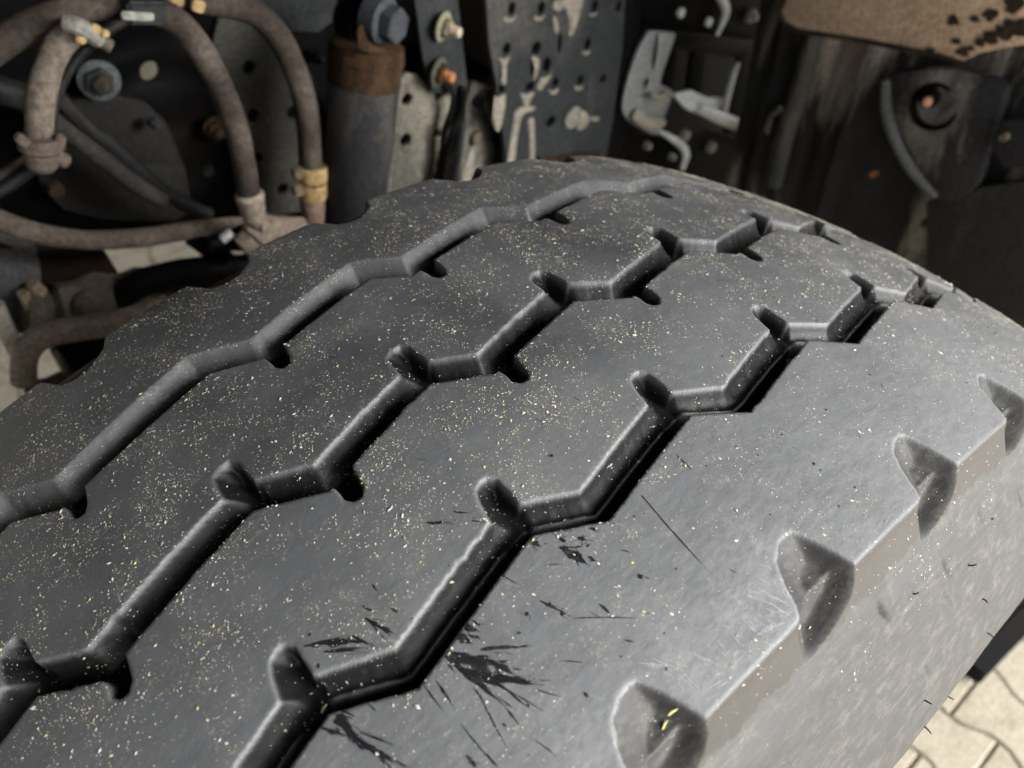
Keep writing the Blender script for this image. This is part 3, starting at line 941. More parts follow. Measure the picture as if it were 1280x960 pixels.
hose('return_pipe', [(-60, 262, .42), (0, 238, .42), (32, 216, .42), (62, 196, .42), (72, 186, .42)],
     .0042, CABLE, 'black pipe leaving the clamped joint towards the lower left', 'pipe')
hose('return_pipe', [(-60, 250, .43), (-10, 225, .43), (25, 205, .43), (50, 188, .43)],
     .0036, HOSE, 'thin brownish pipe beside the black one at the left edge', 'pipe')
hose('dark_duct', [(-60, 90, .52), (0, 112, .52), (40, 128, .52), (80, 170, .52)],
     .010, CABLE, 'dark ribbed duct at the far left behind the hoses', 'duct')

# clamps and joints
jt = empty('hose_joint', at(50, 188, Y=.395), 'grey clamped joint under the short left hose', 'hose joint')
a_, b_ = at(49, 172, Y=.395), at(52, 200, Y=.395)
bm_obj('collar', prism_bm(a_, b_ - a_, [(0, .0100), (.002, .0125), (.007, .0125), (.009, .0098), (.013, .0092), (.018, .0092), (.021, .0068)], 20), HOSE2, jt)
bm_obj('clamp_ear', box_bm(at(74, 178, Y=.39), (.006, .006, .010), bev=.001, rot=Matrix.Rotation(.5, 3, 'Y')), HOSE2, jt)
bm_obj('clamp_ear', box_bm(at(29, 176, Y=.39), (.006, .006, .010), bev=.001, rot=Matrix.Rotation(-.4, 3, 'Y')), HOSE2, jt)
bm_obj('outlet', prism_bm(at(68, 194, Y=.395), (.6, 0, -.8), [(0, .005), (.008, .005), (.009, .004)], 12), HOSE2, jt)
yc = empty('hose_clamp', at(389, 226, Y=.45), 'pair of yellow band clamps at the lower end of the right hose', 'clamp')
for (v_, dv) in ((216, 9), (237, 9)):
    p0, p1 = at(389.5, v_ - dv, Y=.45), at(390, v_ + dv, Y=.45)
    L_ = (p1 - p0).length
    bm_obj('band', prism_bm(p0, p1 - p0, [(0, .0128), (.001, .0136), (L_ - .001, .0136), (L_, .0128)], 24), BRASS, yc)
    bm_obj('screw_lug', box_bm(at(372, v_, Y=.44), (.009, .008, .010), bev=.001), grimy('lug', (.10, .075, .05), (.2, .15, .09), .5, 60, .7), yc)
p0 = at(389.5, 226, Y=.45)
bm_obj('groove_ring', prism_bm(at(389.5, 220, Y=.45), (0, 0, -1), [(0, .0115), (.012, .0115)], 20), BLACK, yc)
st = empty('pipe_stub', at(392, 262, Y=.45), 'reddish flared stub below the yellow clamps', 'pipe stub')
bm_obj('stub', prism_bm(at(390, 244, Y=.45), at(393, 290, Y=.45) - at(390, 244, Y=.45), [(0, .0102), (.006, .0116), (.018, .0105), (.034, .0095)], 20), grimy('stub', (.20, .13, .105), (.30, .21, .15), .5, 30, .8), st)
fit = empty('elbow_fitting', at(320, 285, Y=.42), 'pale beige elbow fitting at the foot of the middle hose', 'fitting')
q0, q1 = at(311, 240, Y=.42), at(319, 278, Y=.42)
bm_obj('sleeve', prism_bm(q0, q1 - q0, [(0, .0098), (.003, .0118), (.007, .0112), (.012, .0104), (.017, .0100), (.0175, .0090), (.019, .0084), (.023, .0095)], 22), HOSE3, fit)
bm_obj('elbow', tube_bm(catmull([at(318, 270, Y=.42), at(326, 284, Y=.42), at(318, 296, Y=.42), at(302, 310, Y=.42)], 6), [.0088] * 4 + [.0135] * 9 + [.011] * 6, 18, rough=.002), HOSE3, fit)
bm_obj('branch', tube_bm([at(318, 285, Y=.42), at(345, 286, Y=.42), at(378, 284, Y=.42)], [.013, .011, .0085], 16, rough=.001), HOSE3, fit)
nut = empty('bright_nut', at(284, 298, Y=.43), 'shiny silver nut left of the pale elbow fitting', 'nut')
bm_obj('nut', prism_bm(at(277, 301, Y=.43), (1, 0, .35), [(0, .003), (.001, .0042), (.010, .0042), (.011, .003)], hexa=True), ZINC, nut, True, 25)
bm_obj('nut_body', prism_bm(at(262, 306, Y=.435), (1, 0, -.25), [(0, .006), (.02, .009), (.032, .012)], 18), BLACK, nut)
uc = empty('cable_clamp', at(108, 40, Y=.39), 'grey bracket with yellow tabs gripping the left hose and cable', 'clamp')
bm_obj('band', tube_bm(catmull([at(82, 28, Y=.39), at(100, 34, Y=.385), (at(122, 50, Y=.39))], 5), .0052, 10, rough=.001), ZINCD, uc)
for (u_, v_, w_) in ((101, 48, .0058), (119, 36, .0058), (131, 41, .0045)):
    bm_obj('tab', box_bm(at(u_, v_, Y=.384), (w_, .004, w_ * .9), bev=.0008, rot=Matrix.Rotation(.6, 3, 'Y')), BRASS, uc)
bm_obj('pin', prism_bm(at(128, 52, Y=.39), (.5, -.4, -.5), [(0, .0042), (.005, .0042), (.006, .003)], 12), HOSE2, uc)
tc_ = empty('cable_clamp', at(180, 12, Y=.40), 'dark rubber-lined clip where the hoses cross at the top left', 'clamp')
bm_obj('clip', box_bm(at(180, 14, Y=.405), (.024, .012, .014), bev=.002, rot=Matrix.Rotation(.25, 3, 'Y')), BLACK2, tc_)
bm_obj('clip_edge', box_bm(at(172, 20, Y=.398), (.020, .003, .005), bev=.0008, rot=Matrix.Rotation(.3, 3, 'Y')), ZINCD, tc_)
tp = empty('hose_clamp', at(240, 6, Y=.44), 'small yellow clamp on the right hose at the top edge', 'clamp')
for (u_, v_) in ((220, -2), (247, 7)):
    bm_obj('tab', box_bm(at(u_, v_, Y=.436), (.009, .006, .008), bev=.001, rot=Matrix.Rotation(.5, 3, 'Y')), BRASS, tp)
bm_obj('band', prism_bm(at(226, -3, Y=.448), (1, 0, -.3), [(0, .0105), (.012, .0105)], 20), BLACK, tp)

# ---- shock absorber with rusty collar
sh = empty('shock_absorber', at(455, 160, Y=.44), 'dark shock absorber tube with a rusty collar left of the plates', 'shock absorber')
top, bot = at(459, 55, Y=.44), at(440, 300, Y=.44)
ax = (bot - top); L_ = ax.length
bm_obj('tube', prism_bm(top, ax, [(.028, .0285), (.03, .030), (L_ * .5, .030), (L_ * .75, .0285), (L_, .026)], 36), DARKST, sh)
bm_obj('collar', prism_bm(top, ax, [(-.002, .027), (.0, .0305), (.006, .0308), (.0068, .0318), (.012, .0318), (.013, .0308), (.030, .0308), (.032, .030)], 36), RUSTY, sh)
bm_obj('seam', tube_bm([at(497, 58, Y=.43), at(492, 110, Y=.43), at(489, 180, Y=.43), at(482, 250, Y=.43)], [.0038, .0036, .003, .0026], 8, rough=.0006), MUDDY, sh)
bm_obj('eye', prism_bm(at(456, 30, Y=.45), (0, -1, 0), [(-.02, .018), (.0, .020), (.004, .018)], 24), BLACK, sh)
mud(sh, [(446, 38), (452, 30), (458, 48), (470, 58), (484, 62), (470, 66), (450, 62)], .408, .0015, RUSTY)
bb = empty('bolt', at(482, 28, Y=.43), 'big dark flanged hex bolt on top of the shock absorber', 'bolt')
pb = at(478, 26, Y=.43); bax = (.35, -1, -.12)
bm_obj('flange', prism_bm(pb, bax, [(-.012, .0175), (.0, .0185), (.003, .0185), (.005, .0165)], 32), grimy('bolt_blue', (.055, .060, .068), (.11, .105, .10), .35, 30, .4), bb)
bm_obj('hex_head', prism_bm(pb, bax, [(.0052, .0148), (.015, .0148), (.0165, .0135)], hexa=True), grimy('bolt_blue2', (.050, .055, .063), (.085, .082, .08), .35, 30, .42), bb, True, 25)

# ---- strap plate with two bolts
sp = empty('strap_plate', at(545, 60, Y=.475), 'narrow dark strap plate carrying two bolts', 'plate')
plate('strap', [(512, -30), (567, -30), (577, 60), (582, 108), (570, 118), (538, 114), (526, 70)], BLACK2, sp, .006, Y=.475, smoothpts=1)
bolt(553, 33, Y=.468, r=.0085, mat=grimy('olive_nut', (.17, .155, .10), (.30, .25, .18), .5, 60, .5), label='upper olive-coloured bolt with a pale threaded tip on the strap plate', washer=1.6, wmat=grimy('olive_washer', (.24, .23, .16), (.30, .26, .19), .5, 60, .5), tipmat=plain('pale_tip', (.50, .40, .30), .5), axis=(.42, -1, -.18), tiplen=1.4, group='bolts on the strap plate')
bolt(547, 90, Y=.468, r=.0092, mat=RUSTY, label='lower rusty bolt on the strap plate', washer=1.5, wmat=MUDDY, tipmat=plain('rust_tip', (.42, .17, .07), .7), axis=(.42, -1, -.18), tiplen=1.1, group='bolts on the strap plate')

# ---- mud-coated brackets below
mb = empty('muddy_bracket', at(515, 170, Y=.485), 'mud-coated grey bracket with four holes right of the shock absorber', 'bracket')
plate('bracket_web', [(497, 98), (506, 90), (520, 93), (534, 104), (560, 112), (566, 140), (560, 180), (548, 232), (545, 262), (476, 268), (484, 180), (490, 120)], MUDDY, mb, .006, Y=.485,
      holes=[(507, 123, .0062), (547, 118, .0052), (544, 166, .0050), (505, 174, .0066)])
mb2 = empty('muddy_bracket', at(600, 170, Y=.492), 'ribbed muddy casting under the perforated plate', 'bracket')
plate('casting_web', [(588, 100), (600, 104), (624, 112), (632, 150), (640, 262), (556, 262), (566, 200), (578, 165), (580, 130)], grimy('casting', (.085, .085, .078), (.28, .25, .20), .55, 22, .75), mb2, .008, Y=.492,
      holes=[(598, 124, .0065), (594, 172, .007), (619, 153, .0028)])
bm_obj('rib', tube_bm(catmull([at(606, 128, Y=.478), at(613, 145, Y=.478), at(620, 160, Y=.478)], 4), .0024, 8, rough=.0005), MUD, mb2)
bm_obj('rib', tube_bm(catmull([at(578, 150, Y=.478), at(574, 190, Y=.478), at(566, 250, Y=.478)], 4), .0042, 8, rough=.0008), DARKST, mb2)
bm_obj('boss', prism_bm(at(597, 124, Y=.488), (.2, -1, 0), [(0, .0075), (.006, .0072), (.007, .004)], 18), DARKST, mb2)
bm_obj('boss', prism_bm(at(593, 172, Y=.488), (.2, -1, 0), [(0, .0085), (.005, .008), (.006, .005)], 18), grimy('boss_brown', (.10, .08, .06), (.2, .17, .13), .5, 50, .7), mb2)
mud(mb2, [(586, 190), (590, 186), (592, 200), (589, 225), (582, 240), (575, 235), (580, 210)], .487)
mud(mb2, [(600, 180), (612, 176), (618, 190), (610, 215), (600, 232), (596, 212)], .487)
hose('curved_rod', [(565, 103, .462), (569, 120, .462), (566, 140, .465), (558, 165, .468), (554, 195, .47), (545, 240, .47)], [.0036, .0046, .005, .0055, .006], DARKST, 'bent grey-blue rod below the rusty bolt', 'rod')
hose('curved_rod', [(577, 108, .455), (576, 140, .455), (566, 165, .455), (559, 195, .46), (552, 240, .46)], .0036, BLACK, 'black bent rod beside the grey-blue one', 'rod')

# ---- large perforated plate
pp = empty('perforated_plate', at(690, 90, Y=.46), 'big slate-grey plate punched with rows of holes and streaked with mud', 'plate')
h1 = .0052
plate('web', [(602, -40), (782, -40), (776, 60), (764, 150), (752, 215), (745, 250), (632, 250), (628, 180), (621, 120), (608, 50)], BLACK2, pp, .007, Y=.46,
      holes=[(637, 10, h1 * .9, h1 * 1.25), (674, 9, h1 * .9, h1 * 1.2), (741, 7, h1 * .85, h1 * 1.2), (771, 7, h1 * .8, h1 * 1.1), (631, 60, h1 * .95, h1 * 1.2), (668, 59, h1 * 1.25), (732, 54, h1 * .9, h1 * 1.2), (681, 80, h1 * 1.1, h1 * 1.5),
             (697, 53, h1 * .6, h1 * 2.1), (624, 110, h1), (660, 107, h1 * 1.15, h1), (692, 102, h1 * .95, h1), (723, 99, h1 * .95, h1 * 1.05), (752, 97, h1 * .85, h1), (686, 151, h1 * 1.4, h1 * 1.2), (717, 147, h1 * .9, h1 * 1.5), (663, 82, h1 * .55, h1 * 2.0)])
plate('edge_fold', [(783, -40), (800, -40), (794, 60), (778, 150), (762, 215), (752, 215), (764, 150), (776, 60)], BLACK, pp, .012, Y=.466, bev=.002)
for poly in ([(691, 18), (695, 22), (698, 34), (696, 42), (692, 34)], [(703, 0), (716, -6), (729, -4), (724, 18), (717, 40), (711, 44), (712, 26), (706, 10), (698, 14), (690, 8), (697, 0)],
             [(631, 20), (638, 24), (645, 20), (642, 26), (634, 28), (630, 25)], [(668, 19), (674, 22), (681, 18), (678, 24), (672, 26), (668, 23)], [(736, 16), (741, 18), (746, 15), (743, 20), (738, 20)],
             [(622, 71), (630, 74), (637, 70), (633, 82), (632, 104), (627, 104), (628, 84)], [(664, 70), (672, 72), (674, 76), (671, 95), (666, 100), (668, 86)], [(676, 97), (684, 96), (690, 92), (684, 102), (676, 112), (671, 110), (674, 102)],
             [(685, 111), (692, 114), (698, 110), (695, 117), (688, 117)], [(717, 107), (723, 109), (729, 107), (726, 112), (720, 112)], [(727, 63), (732, 65), (738, 63), (734, 68), (729, 68)],
             [(650, 116), (658, 118), (668, 115), (663, 124), (660, 133), (655, 130), (652, 122)], [(618, 120), (624, 121), (632, 119), (628, 150), (622, 165), (616, 150)],
             [(644, 140), (652, 134), (668, 133), (666, 138), (656, 141), (650, 152), (646, 176), (642, 205), (634, 205), (638, 176)], [(660, 150), (667, 148), (668, 175), (668, 203), (662, 203), (662, 176)],
             [(722, 138), (732, 140), (736, 150), (730, 160), (722, 162), (726, 150)], [(738, 146), (748, 147), (748, 150), (740, 151)]):
    mud(pp, poly, .456)
wr = prism_bm(at(717, 147, Y=.4555), (0, -1, 0), [(0, .0125), (.0008, .0125), (.0012, .0085), (.0001, .0080)], 28)
bm_obj('ring_mark', wr, grimy('ring_mud', (.13, .125, .11), (.24, .22, .18), .6, 60, .8), pp)
bm_obj('rust_edge', tube_bm(catmull([at(672, 200, Y=.452), at(710, 197, Y=.452), at(748, 194, Y=.452)], 5), .0045, 8, rough=.003), RUSTY, pp)

# ---- brackets between plate and wheel-arch liner
bk = empty('black_bracket', at(860, 30, Y=.47), 'upper black bracket with pale rivets and a curved silver clip', 'bracket')
plate('bracket_plate', [(790, -60), (1010, -60), (1002, 52), (940, 50), (880, 44), (806, 36), (800, 20)], BLACK, bk, .01, Y=.50, smoothpts=1)
bolt(849, 15, Y=.492, r=.0058, mat=ZINC, label='left rivet on the upper black bracket', washer=1.0, tip=False, hexh=.003, group='rivets on the upper black bracket')
bolt(884, 27, Y=.492, r=.0058, mat=ZINC, label='middle rivet on the upper black bracket, beside the silver clip', washer=1.0, tip=False, hexh=.003, group='rivets on the upper black bracket')
bolt(936, 19, Y=.492, r=.0085, mat=ZINC, label='large muddy bolt right of the curved silver clip', washer=1.2, wmat=MUD, hexh=.005)
hose('silver_clip', [(888, -14, .485), (901, -3, .485), (907, 12, .485), (903, 28, .485), (896, 44, .485)], [.003, .0058, .0062, .0045, .002], ZINC, 'curved bright clip on the upper black bracket', 'clip')
bk3 = empty('black_bracket', at(860, 185, Y=.47), 'lower black bracket right behind the top of the tyre', 'bracket')
plate('bracket_plate', [(758, 140), (800, 165), (842, 172), (880, 160), (930, 175), (972, 195), (962, 260), (900, 262), (760, 250)], BLACK, bk3, .01, Y=.50)
bolt(854, 168, Y=.492, r=.0075, mat=ZINCD, label='upper pale bolt on the lower black bracket', washer=1.1, tip=False, group='bolts on the lower black bracket')
bolt(887, 183, Y=.492, r=.0080, mat=ZINCD, label='right pale bolt on the lower black bracket', washer=1.1, tip=False, group='bolts on the lower black bracket')
bolt(807, 181, Y=.492, r=.0048, mat=ZINCD, label='small rivet left on the lower black bracket', washer=1.1, tip=False)
bolt(838, 195, Y=.492, r=.0048, mat=ZINCD, label='small rivet just above the tyre on the lower black bracket', washer=1.1, tip=False)
hose('silver_clip', [(818, 160, .485), (838, 172, .485), (852, 182, .485), (857, 194, .485), (852, 212, .485)], [.002, .0045, .006, .006, .004], ZINC, 'curved bright clip on the lower black bracket near the tyre', 'clip')
fr = empty('open_frame', at(880, 95, Y=.49), 'dark open frame standing between the silver bracket and the bar', 'frame')
plate('frame_web', [(800, 30), (944, 50), (925, 170), (905, 166), (922, 72), (880, 66), (872, 128), (856, 124), (864, 64), (846, 60), (838, 112), (822, 108), (828, 56), (800, 50)], BLACK, fr, .008, Y=.49)
sb = empty('galvanised_bracket', at(810, 110, Y=.45), 'scuffed silver pressed bracket with a slot and bent foot', 'bracket')
plate('leg', [(810, 38), (838, 40), (842, 46), (830, 80), (824, 104), (838, 112), (836, 128), (826, 152), (822, 168), (806, 163), (790, 154), (778, 142), (777, 126), (784, 96), (796, 62)], ZINC2, sb, .005, Y=.455, smoothpts=2,
      holes=[(806, 103, .0052, .0062), (817, 66, .0042, .022)])
plate('foot', [(796, 136), (812, 146), (832, 150), (826, 160), (806, 160), (790, 148)], MUD, sb, .003, Y=.447, smoothpts=2)
bm_obj('lip', tube_bm(catmull([at(812, 118, Y=.442), at(824, 122, Y=.442), at(838, 116, Y=.442)], 4), .0032, 8), MUD, sb)
bar = empty('silver_bar', at(925, 150, Y=.47), 'bright galvanised bar slanting down to a blunt end near the wheel-arch liner', 'bar')
bm_obj('bar', tube_bm([at(872, 134, Y=.475), at(900, 147, Y=.475), at(935, 162, Y=.475), at(966, 180, Y=.475)], [.0075, .0098, .0098, .0095], 14, rough=.0006), ZINC, bar)
plate('gusset', [(840, 118), (862, 112), (884, 122), (902, 122), (900, 148), (880, 146), (856, 136)], ZINC, bar, .005, Y=.482, smoothpts=1)
bm_obj('upright', tube_bm([at(903, 147, Y=.475), at(910, 118, Y=.475), at(917, 92, Y=.475), at(923, 78, Y=.475)], [.0055, .0045, .0042, .003], 10), ZINC, bar)
hose('thin_strut', [(868, 45, .50), (864, 80, .50), (866, 104, .50)], .0048, ZINCD, 'dull thin strut between the silver bracket and the black gap', 'strut')
hose('thin_strut', [(939, 55, .53), (931, 100, .53), (922, 155, .53)], .0068, grimy('strut_brown', (.06, .05, .035), (.10, .08, .055), .5, 40, .7), 'brownish strut right of the silver bar', 'strut')
bolt(930, 112, Y=.515, r=.0035, mat=MUD, label='tiny pale screw head on the brownish strut', washer=1.0, tip=False)

# ---- wheel-arch liner on the right (plane facing the tyre)
LX = .80
ln = empty('wheel_arch_liner', at(1120, 200, X=LX), 'black mud-streaked wheel arch liner at the upper right', 'wheel arch liner')


def liner_pt(u, v, X=LX): return at(u, v, X=X)


bm = bmesh.new()
ya, yb = liner_pt(948, 100).y + .02, liner_pt(1280, 200).y - .5
za, zb = .20, 1.15
nyy, nzz = 120, 90
gr = []
for i in range(nyy + 1):
    col_ = []
    for j in range(nzz + 1):
        y = ya + (yb - ya) * i / nyy; z = za + (zb - za) * j / nzz
        x = LX + .012 * noise.noise((y * 9, z * 3, .3)) + .004 * noise.noise((y * 30, z * 20, 2))
        x += .010 * math.exp(-((y - (ya - .045)) / .010) ** 2) * -1
        x += .008 * math.exp(-((y - (ya - .115)) / .012) ** 2)
        x -= .006 * math.exp(-((y - (ya - .16)) / .008) ** 2)
        col_.append(bm.verts.new((x, y, z)))
    gr.append(col_)
for i in range(nyy):
    for j in range(nzz):
        bm.faces.new((gr[i][j], gr[i + 1][j], gr[i + 1][j + 1], gr[i][j + 1]))
bm_obj('liner_sheet', bm, LINER, ln)
ed = [at(1034, -40, X=LX - .01), at(1019, 40, X=LX - .01), at(1003, 100, X=LX - .01), at(985, 160, X=LX - .01), at(968, 230, X=LX - .01)]
bm_obj('edge_strip', tube_bm(catmull(ed, 5), .0115, 10, rough=.003), grimy('edge_strip', (.055, .057, .052), (.11, .105, .09), .5, 12, .6), ln)
bm_obj('edge_loop', tube_bm(catmull([at(976, 135, X=LX - .02), at(964, 145, X=LX - .02), at(958, 165, X=LX - .02)], 5), .004, 8), LINER2, ln)
plate('moulded_pad', [(1112, 92), (1135, 86), (1180, 84), (1230, 92), (1262, 108), (1250, 150), (1238, 190), (1226, 228), (1200, 247), (1176, 247), (1150, 205), (1130, 165), (1118, 125)], LINER2, ln, .016, X=LX - .03, smoothpts=2, bev=.004)
bm_obj('pad_rim', tube_bm(catmull([at(1108, 100, X=LX - .036), at(1109, 138, X=LX - .036), at(1122, 180, X=LX - .036), at(1142, 214, X=LX - .036), at(1170, 246, X=LX - .036)], 6), [.0060, .0072, .0068, .0066, .0062, .005], 12, rough=.001), grimy('rim_grey', (.13, .135, .135), (.20, .185, .16), .4, 18, .55), ln)
bm_obj('socket', prism_bm(at(1168, 134, X=LX - .040), (-1, -.15, .1), [(-.02, .024), (0, .026), (.002, .0245), (.0008, .021), (-.014, .018)], 28), BLACK, ln)
plate('lower_panel', [(1160, 252), (1232, 232), (1300, 222), (1400, 240), (1400, 520), (1200, 420), (1160, 330)], grimy('low_panel', (.040, .037, .034), (.115, .098, .08), .5, 10, .7, stretch=(1.2, 1.2, .3)), ln, .008, X=LX - .026)
plate('side_tab', [(1250, 150), (1330, 140), (1330, 215), (1256, 208), (1240, 180)], LINER2, ln, .010, X=LX - .046, smoothpts=1, bev=.003)
bolt(1162, 121, X=LX - .045, r=.0085, mat=BLACK, tipmat=COPPER, label='bolt with a copper-coloured round tip sunk in the liner pad', axis=(-1, -.35, .12), washer=1.3, hexh=.012, tiplen=1.0)
bolt(1257, 170, X=LX - .055, r=.0040, mat=HOSE2, label='small pale screw on the liner tab at the right edge', axis=(-1, 0, 0), washer=1.2, tip=False)
bolt(1158, 278, X=LX - .012, r=.0042, mat=HOSE2, label='small pale plug on the liner just above the tyre', axis=(-1, 0, 0), washer=1.2, tip=False)
bolt(1094, 216, X=LX - .014, r=.0040, mat=plain('orange_plug', (.32, .13, .05), .8), label='tiny orange-brown plug low on the liner', axis=(-1, 0, 0), washer=1.0, tip=False)

# ---- tan panel across the top right corner
tn = empty('tan_panel', at(1130, 20, X=.72), 'dusty tan panel edge hanging in at the top right corner', 'panel')
plate('sheet', [(992, -30), (984, 0), (978, 14), (984, 27), (1000, 36), (1060, 45), (1130, 58), (1176, 68), (1200, 78), (1225, 66), (1262, 58), (1400, 40), (1400, -60)], TAN, tn, .006, X=.72, bev=.002)
rimp = [at(u, v, X=.716) for u, v in [(990, -30), (981, 0), (975, 16), (982, 31), (1000, 39), (1060, 48), (1130, 61), (1180, 72), (1235, 92)]]
bm_obj('rolled_edge', tube_bm(catmull(rimp, 5), .0026, 8), HOSE, tn)
random.seed(31)
bmc = bmesh.new()
for (u, v, r_) in [(1192, 25, .0075), (1220, 24, .005), (1238, 18, .0075), (1196, 52, .005), (1268, 6, .009), (1264, 12, .005), (1136, 66, .004), (1164, 63, .005), (1205, 66, .007), (1226, 52, .006), (1240, 46, .008), (1256, 40, .010), (1272, 34, .012), (1214, 60, .004)]:
    c = at(u, v, X=.7165)
    vsr = []
    for k in range(12):
        a = 2 * math.pi * k / 12; rr_ = r_ * random.uniform(.6, 1.2)
        vsr.append(bmc.verts.new(c + Vector((-.001, math.cos(a) * rr_ * 1.1, math.sin(a) * rr_ * .75))))
    ctr = bmc.verts.new(c + Vector((-.0018, 0, 0)))
    for k in range(12): bmc.faces.new((vsr[k], vsr[(k + 1) % 12], ctr))
o = bm_obj('dirt_blots', bmc, grimy('dark_dirt', (.05, .038, .028), (.09, .07, .05), .5, 60, .95), tn); o['kind'] = 'stuff'

# ---- lower left: axle parts with the yard showing between
XB = .50
ax_ = empty('axle_beam', at(90, 340, Y=.52), 'dark axle beam and spring seat below the hoses at the left', 'axle')
plate('beam_web', [(-200, 268), (0, 300), (40, 312), (128, 311), (146, 340), (158, 352), (60, 366), (40, 372), (-200, 360)], grimy('axle_dark', (.014, .008, .006), (.035, .020, .014), .4, 8, .8), ax_, .02, Y=.54)
bm_obj('seat', tube_bm(catmull([at(30, 386, Y=.50), at(70, 382, Y=.50), at(110, 374, Y=.50), at(160, 366, Y=.50), at(215, 366, Y=.50), at(290, 356, Y=.50)], 6), [.017, .020, .021, .020, .016, .012] * 1 + [.02] * 25, 20, rough=.006), grimy('axle_brown', (.075, .062, .05), (.16, .135, .11), .55, 12, .85), ax_)
bm_obj('bump', prism_bm(at(112, 382, Y=.478), (0, -1, .2), [(-.004, .013), (.0, .0125), (.004, .008), (.005, .004)], 18), grimy('bump', (.07, .055, .042), (.12, .10, .08), .5, 30, .8), ax_)
hose('black_hose', [(150, 372, .49), (180, 352, .47), (220, 342, .46), (262, 336, .45), (300, 334, .45), (330, 328, .45)], .0115, BLACK, 'black hose crossing below the pale pavers at the left', 'hose')
hose('black_hose', [(236, 296, .47), (262, 312, .46), (282, 330, .45), (298, 352, .45)], [.006, .010, .012], BLACK, 'black hose end hanging under the silver nut', 'hose')
hose('curved_hose', [(30, 478, .44), (32, 446, .44), (44, 426, .44), (68, 415, .44), (105, 410, .44), (150, 402, .44), (210, 382, .44)], [.0095, .0095, .010, .0098, .0092, .009], HOSE3, 'pale brown hose curving over beside the inner edge of the tyre', 'hose')
sl = empty('leaf_strip', at(14, 420, Y=.50), 'pale steel strip slanting down at the left edge', 'strip')
bm_obj('strip', tube_bm([at(-6, 380, Y=.50), at(2, 400, Y=.50), at(14, 425, Y=.50), at(25, 448, Y=.50)], [.0062, .0068, .0068, .0062], 8), grimy('pale_steel', (.42, .38, .31), (.32, .27, .2), .4, 20, .7), sl)
for pts, r_, lb in (([(28, 365), (40, 388), (46, 412)], .0045, 'short pale strip behind the leaf strip'), ([(68, 436), (80, 458), (92, 482)], .0042, 'pale strip under the curved hose'), ([(40, 354), (46, 360), (52, 366)], .0052, 'small pale cap above the axle beam')):
    o = bm_obj('strip', tube_bm([at(u, v, Y=.495) for u, v in pts], r_, 8), grimy('pale_brown', (.30, .24, .17), (.2, .16, .11), .4, 20, .8)); tag(o, lb, 'strip')
bx_ = empty('brown_block', at(62, 480, Y=.46), 'brown block at the foot of the curved hose', 'block')
plate('block', [(30, 484), (62, 478), (80, 470), (92, 472), (90, 486), (70, 500), (34, 496)], grimy('block_brown', (.13, .095, .065), (.19, .15, .11), .5, 20, .85), bx_, .02, Y=.46, bev=.003)
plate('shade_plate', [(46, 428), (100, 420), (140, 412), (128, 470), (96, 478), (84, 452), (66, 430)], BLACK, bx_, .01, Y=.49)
dk = empty('grey_tank', at(10, 330, Y=.58), 'dull grey tank end at the far left under the long hose', 'tank')
bm_obj('tank', tube_bm([at(-120, 350, Y=.56), at(-40, 345, Y=.56), at(24, 345, Y=.56), at(28, 345, Y=.56)], [.05, .05, .05, .04], 28), grimy('tank_grey', (.06, .06, .06), (.10, .09, .075), .5, 9, .7), dk)

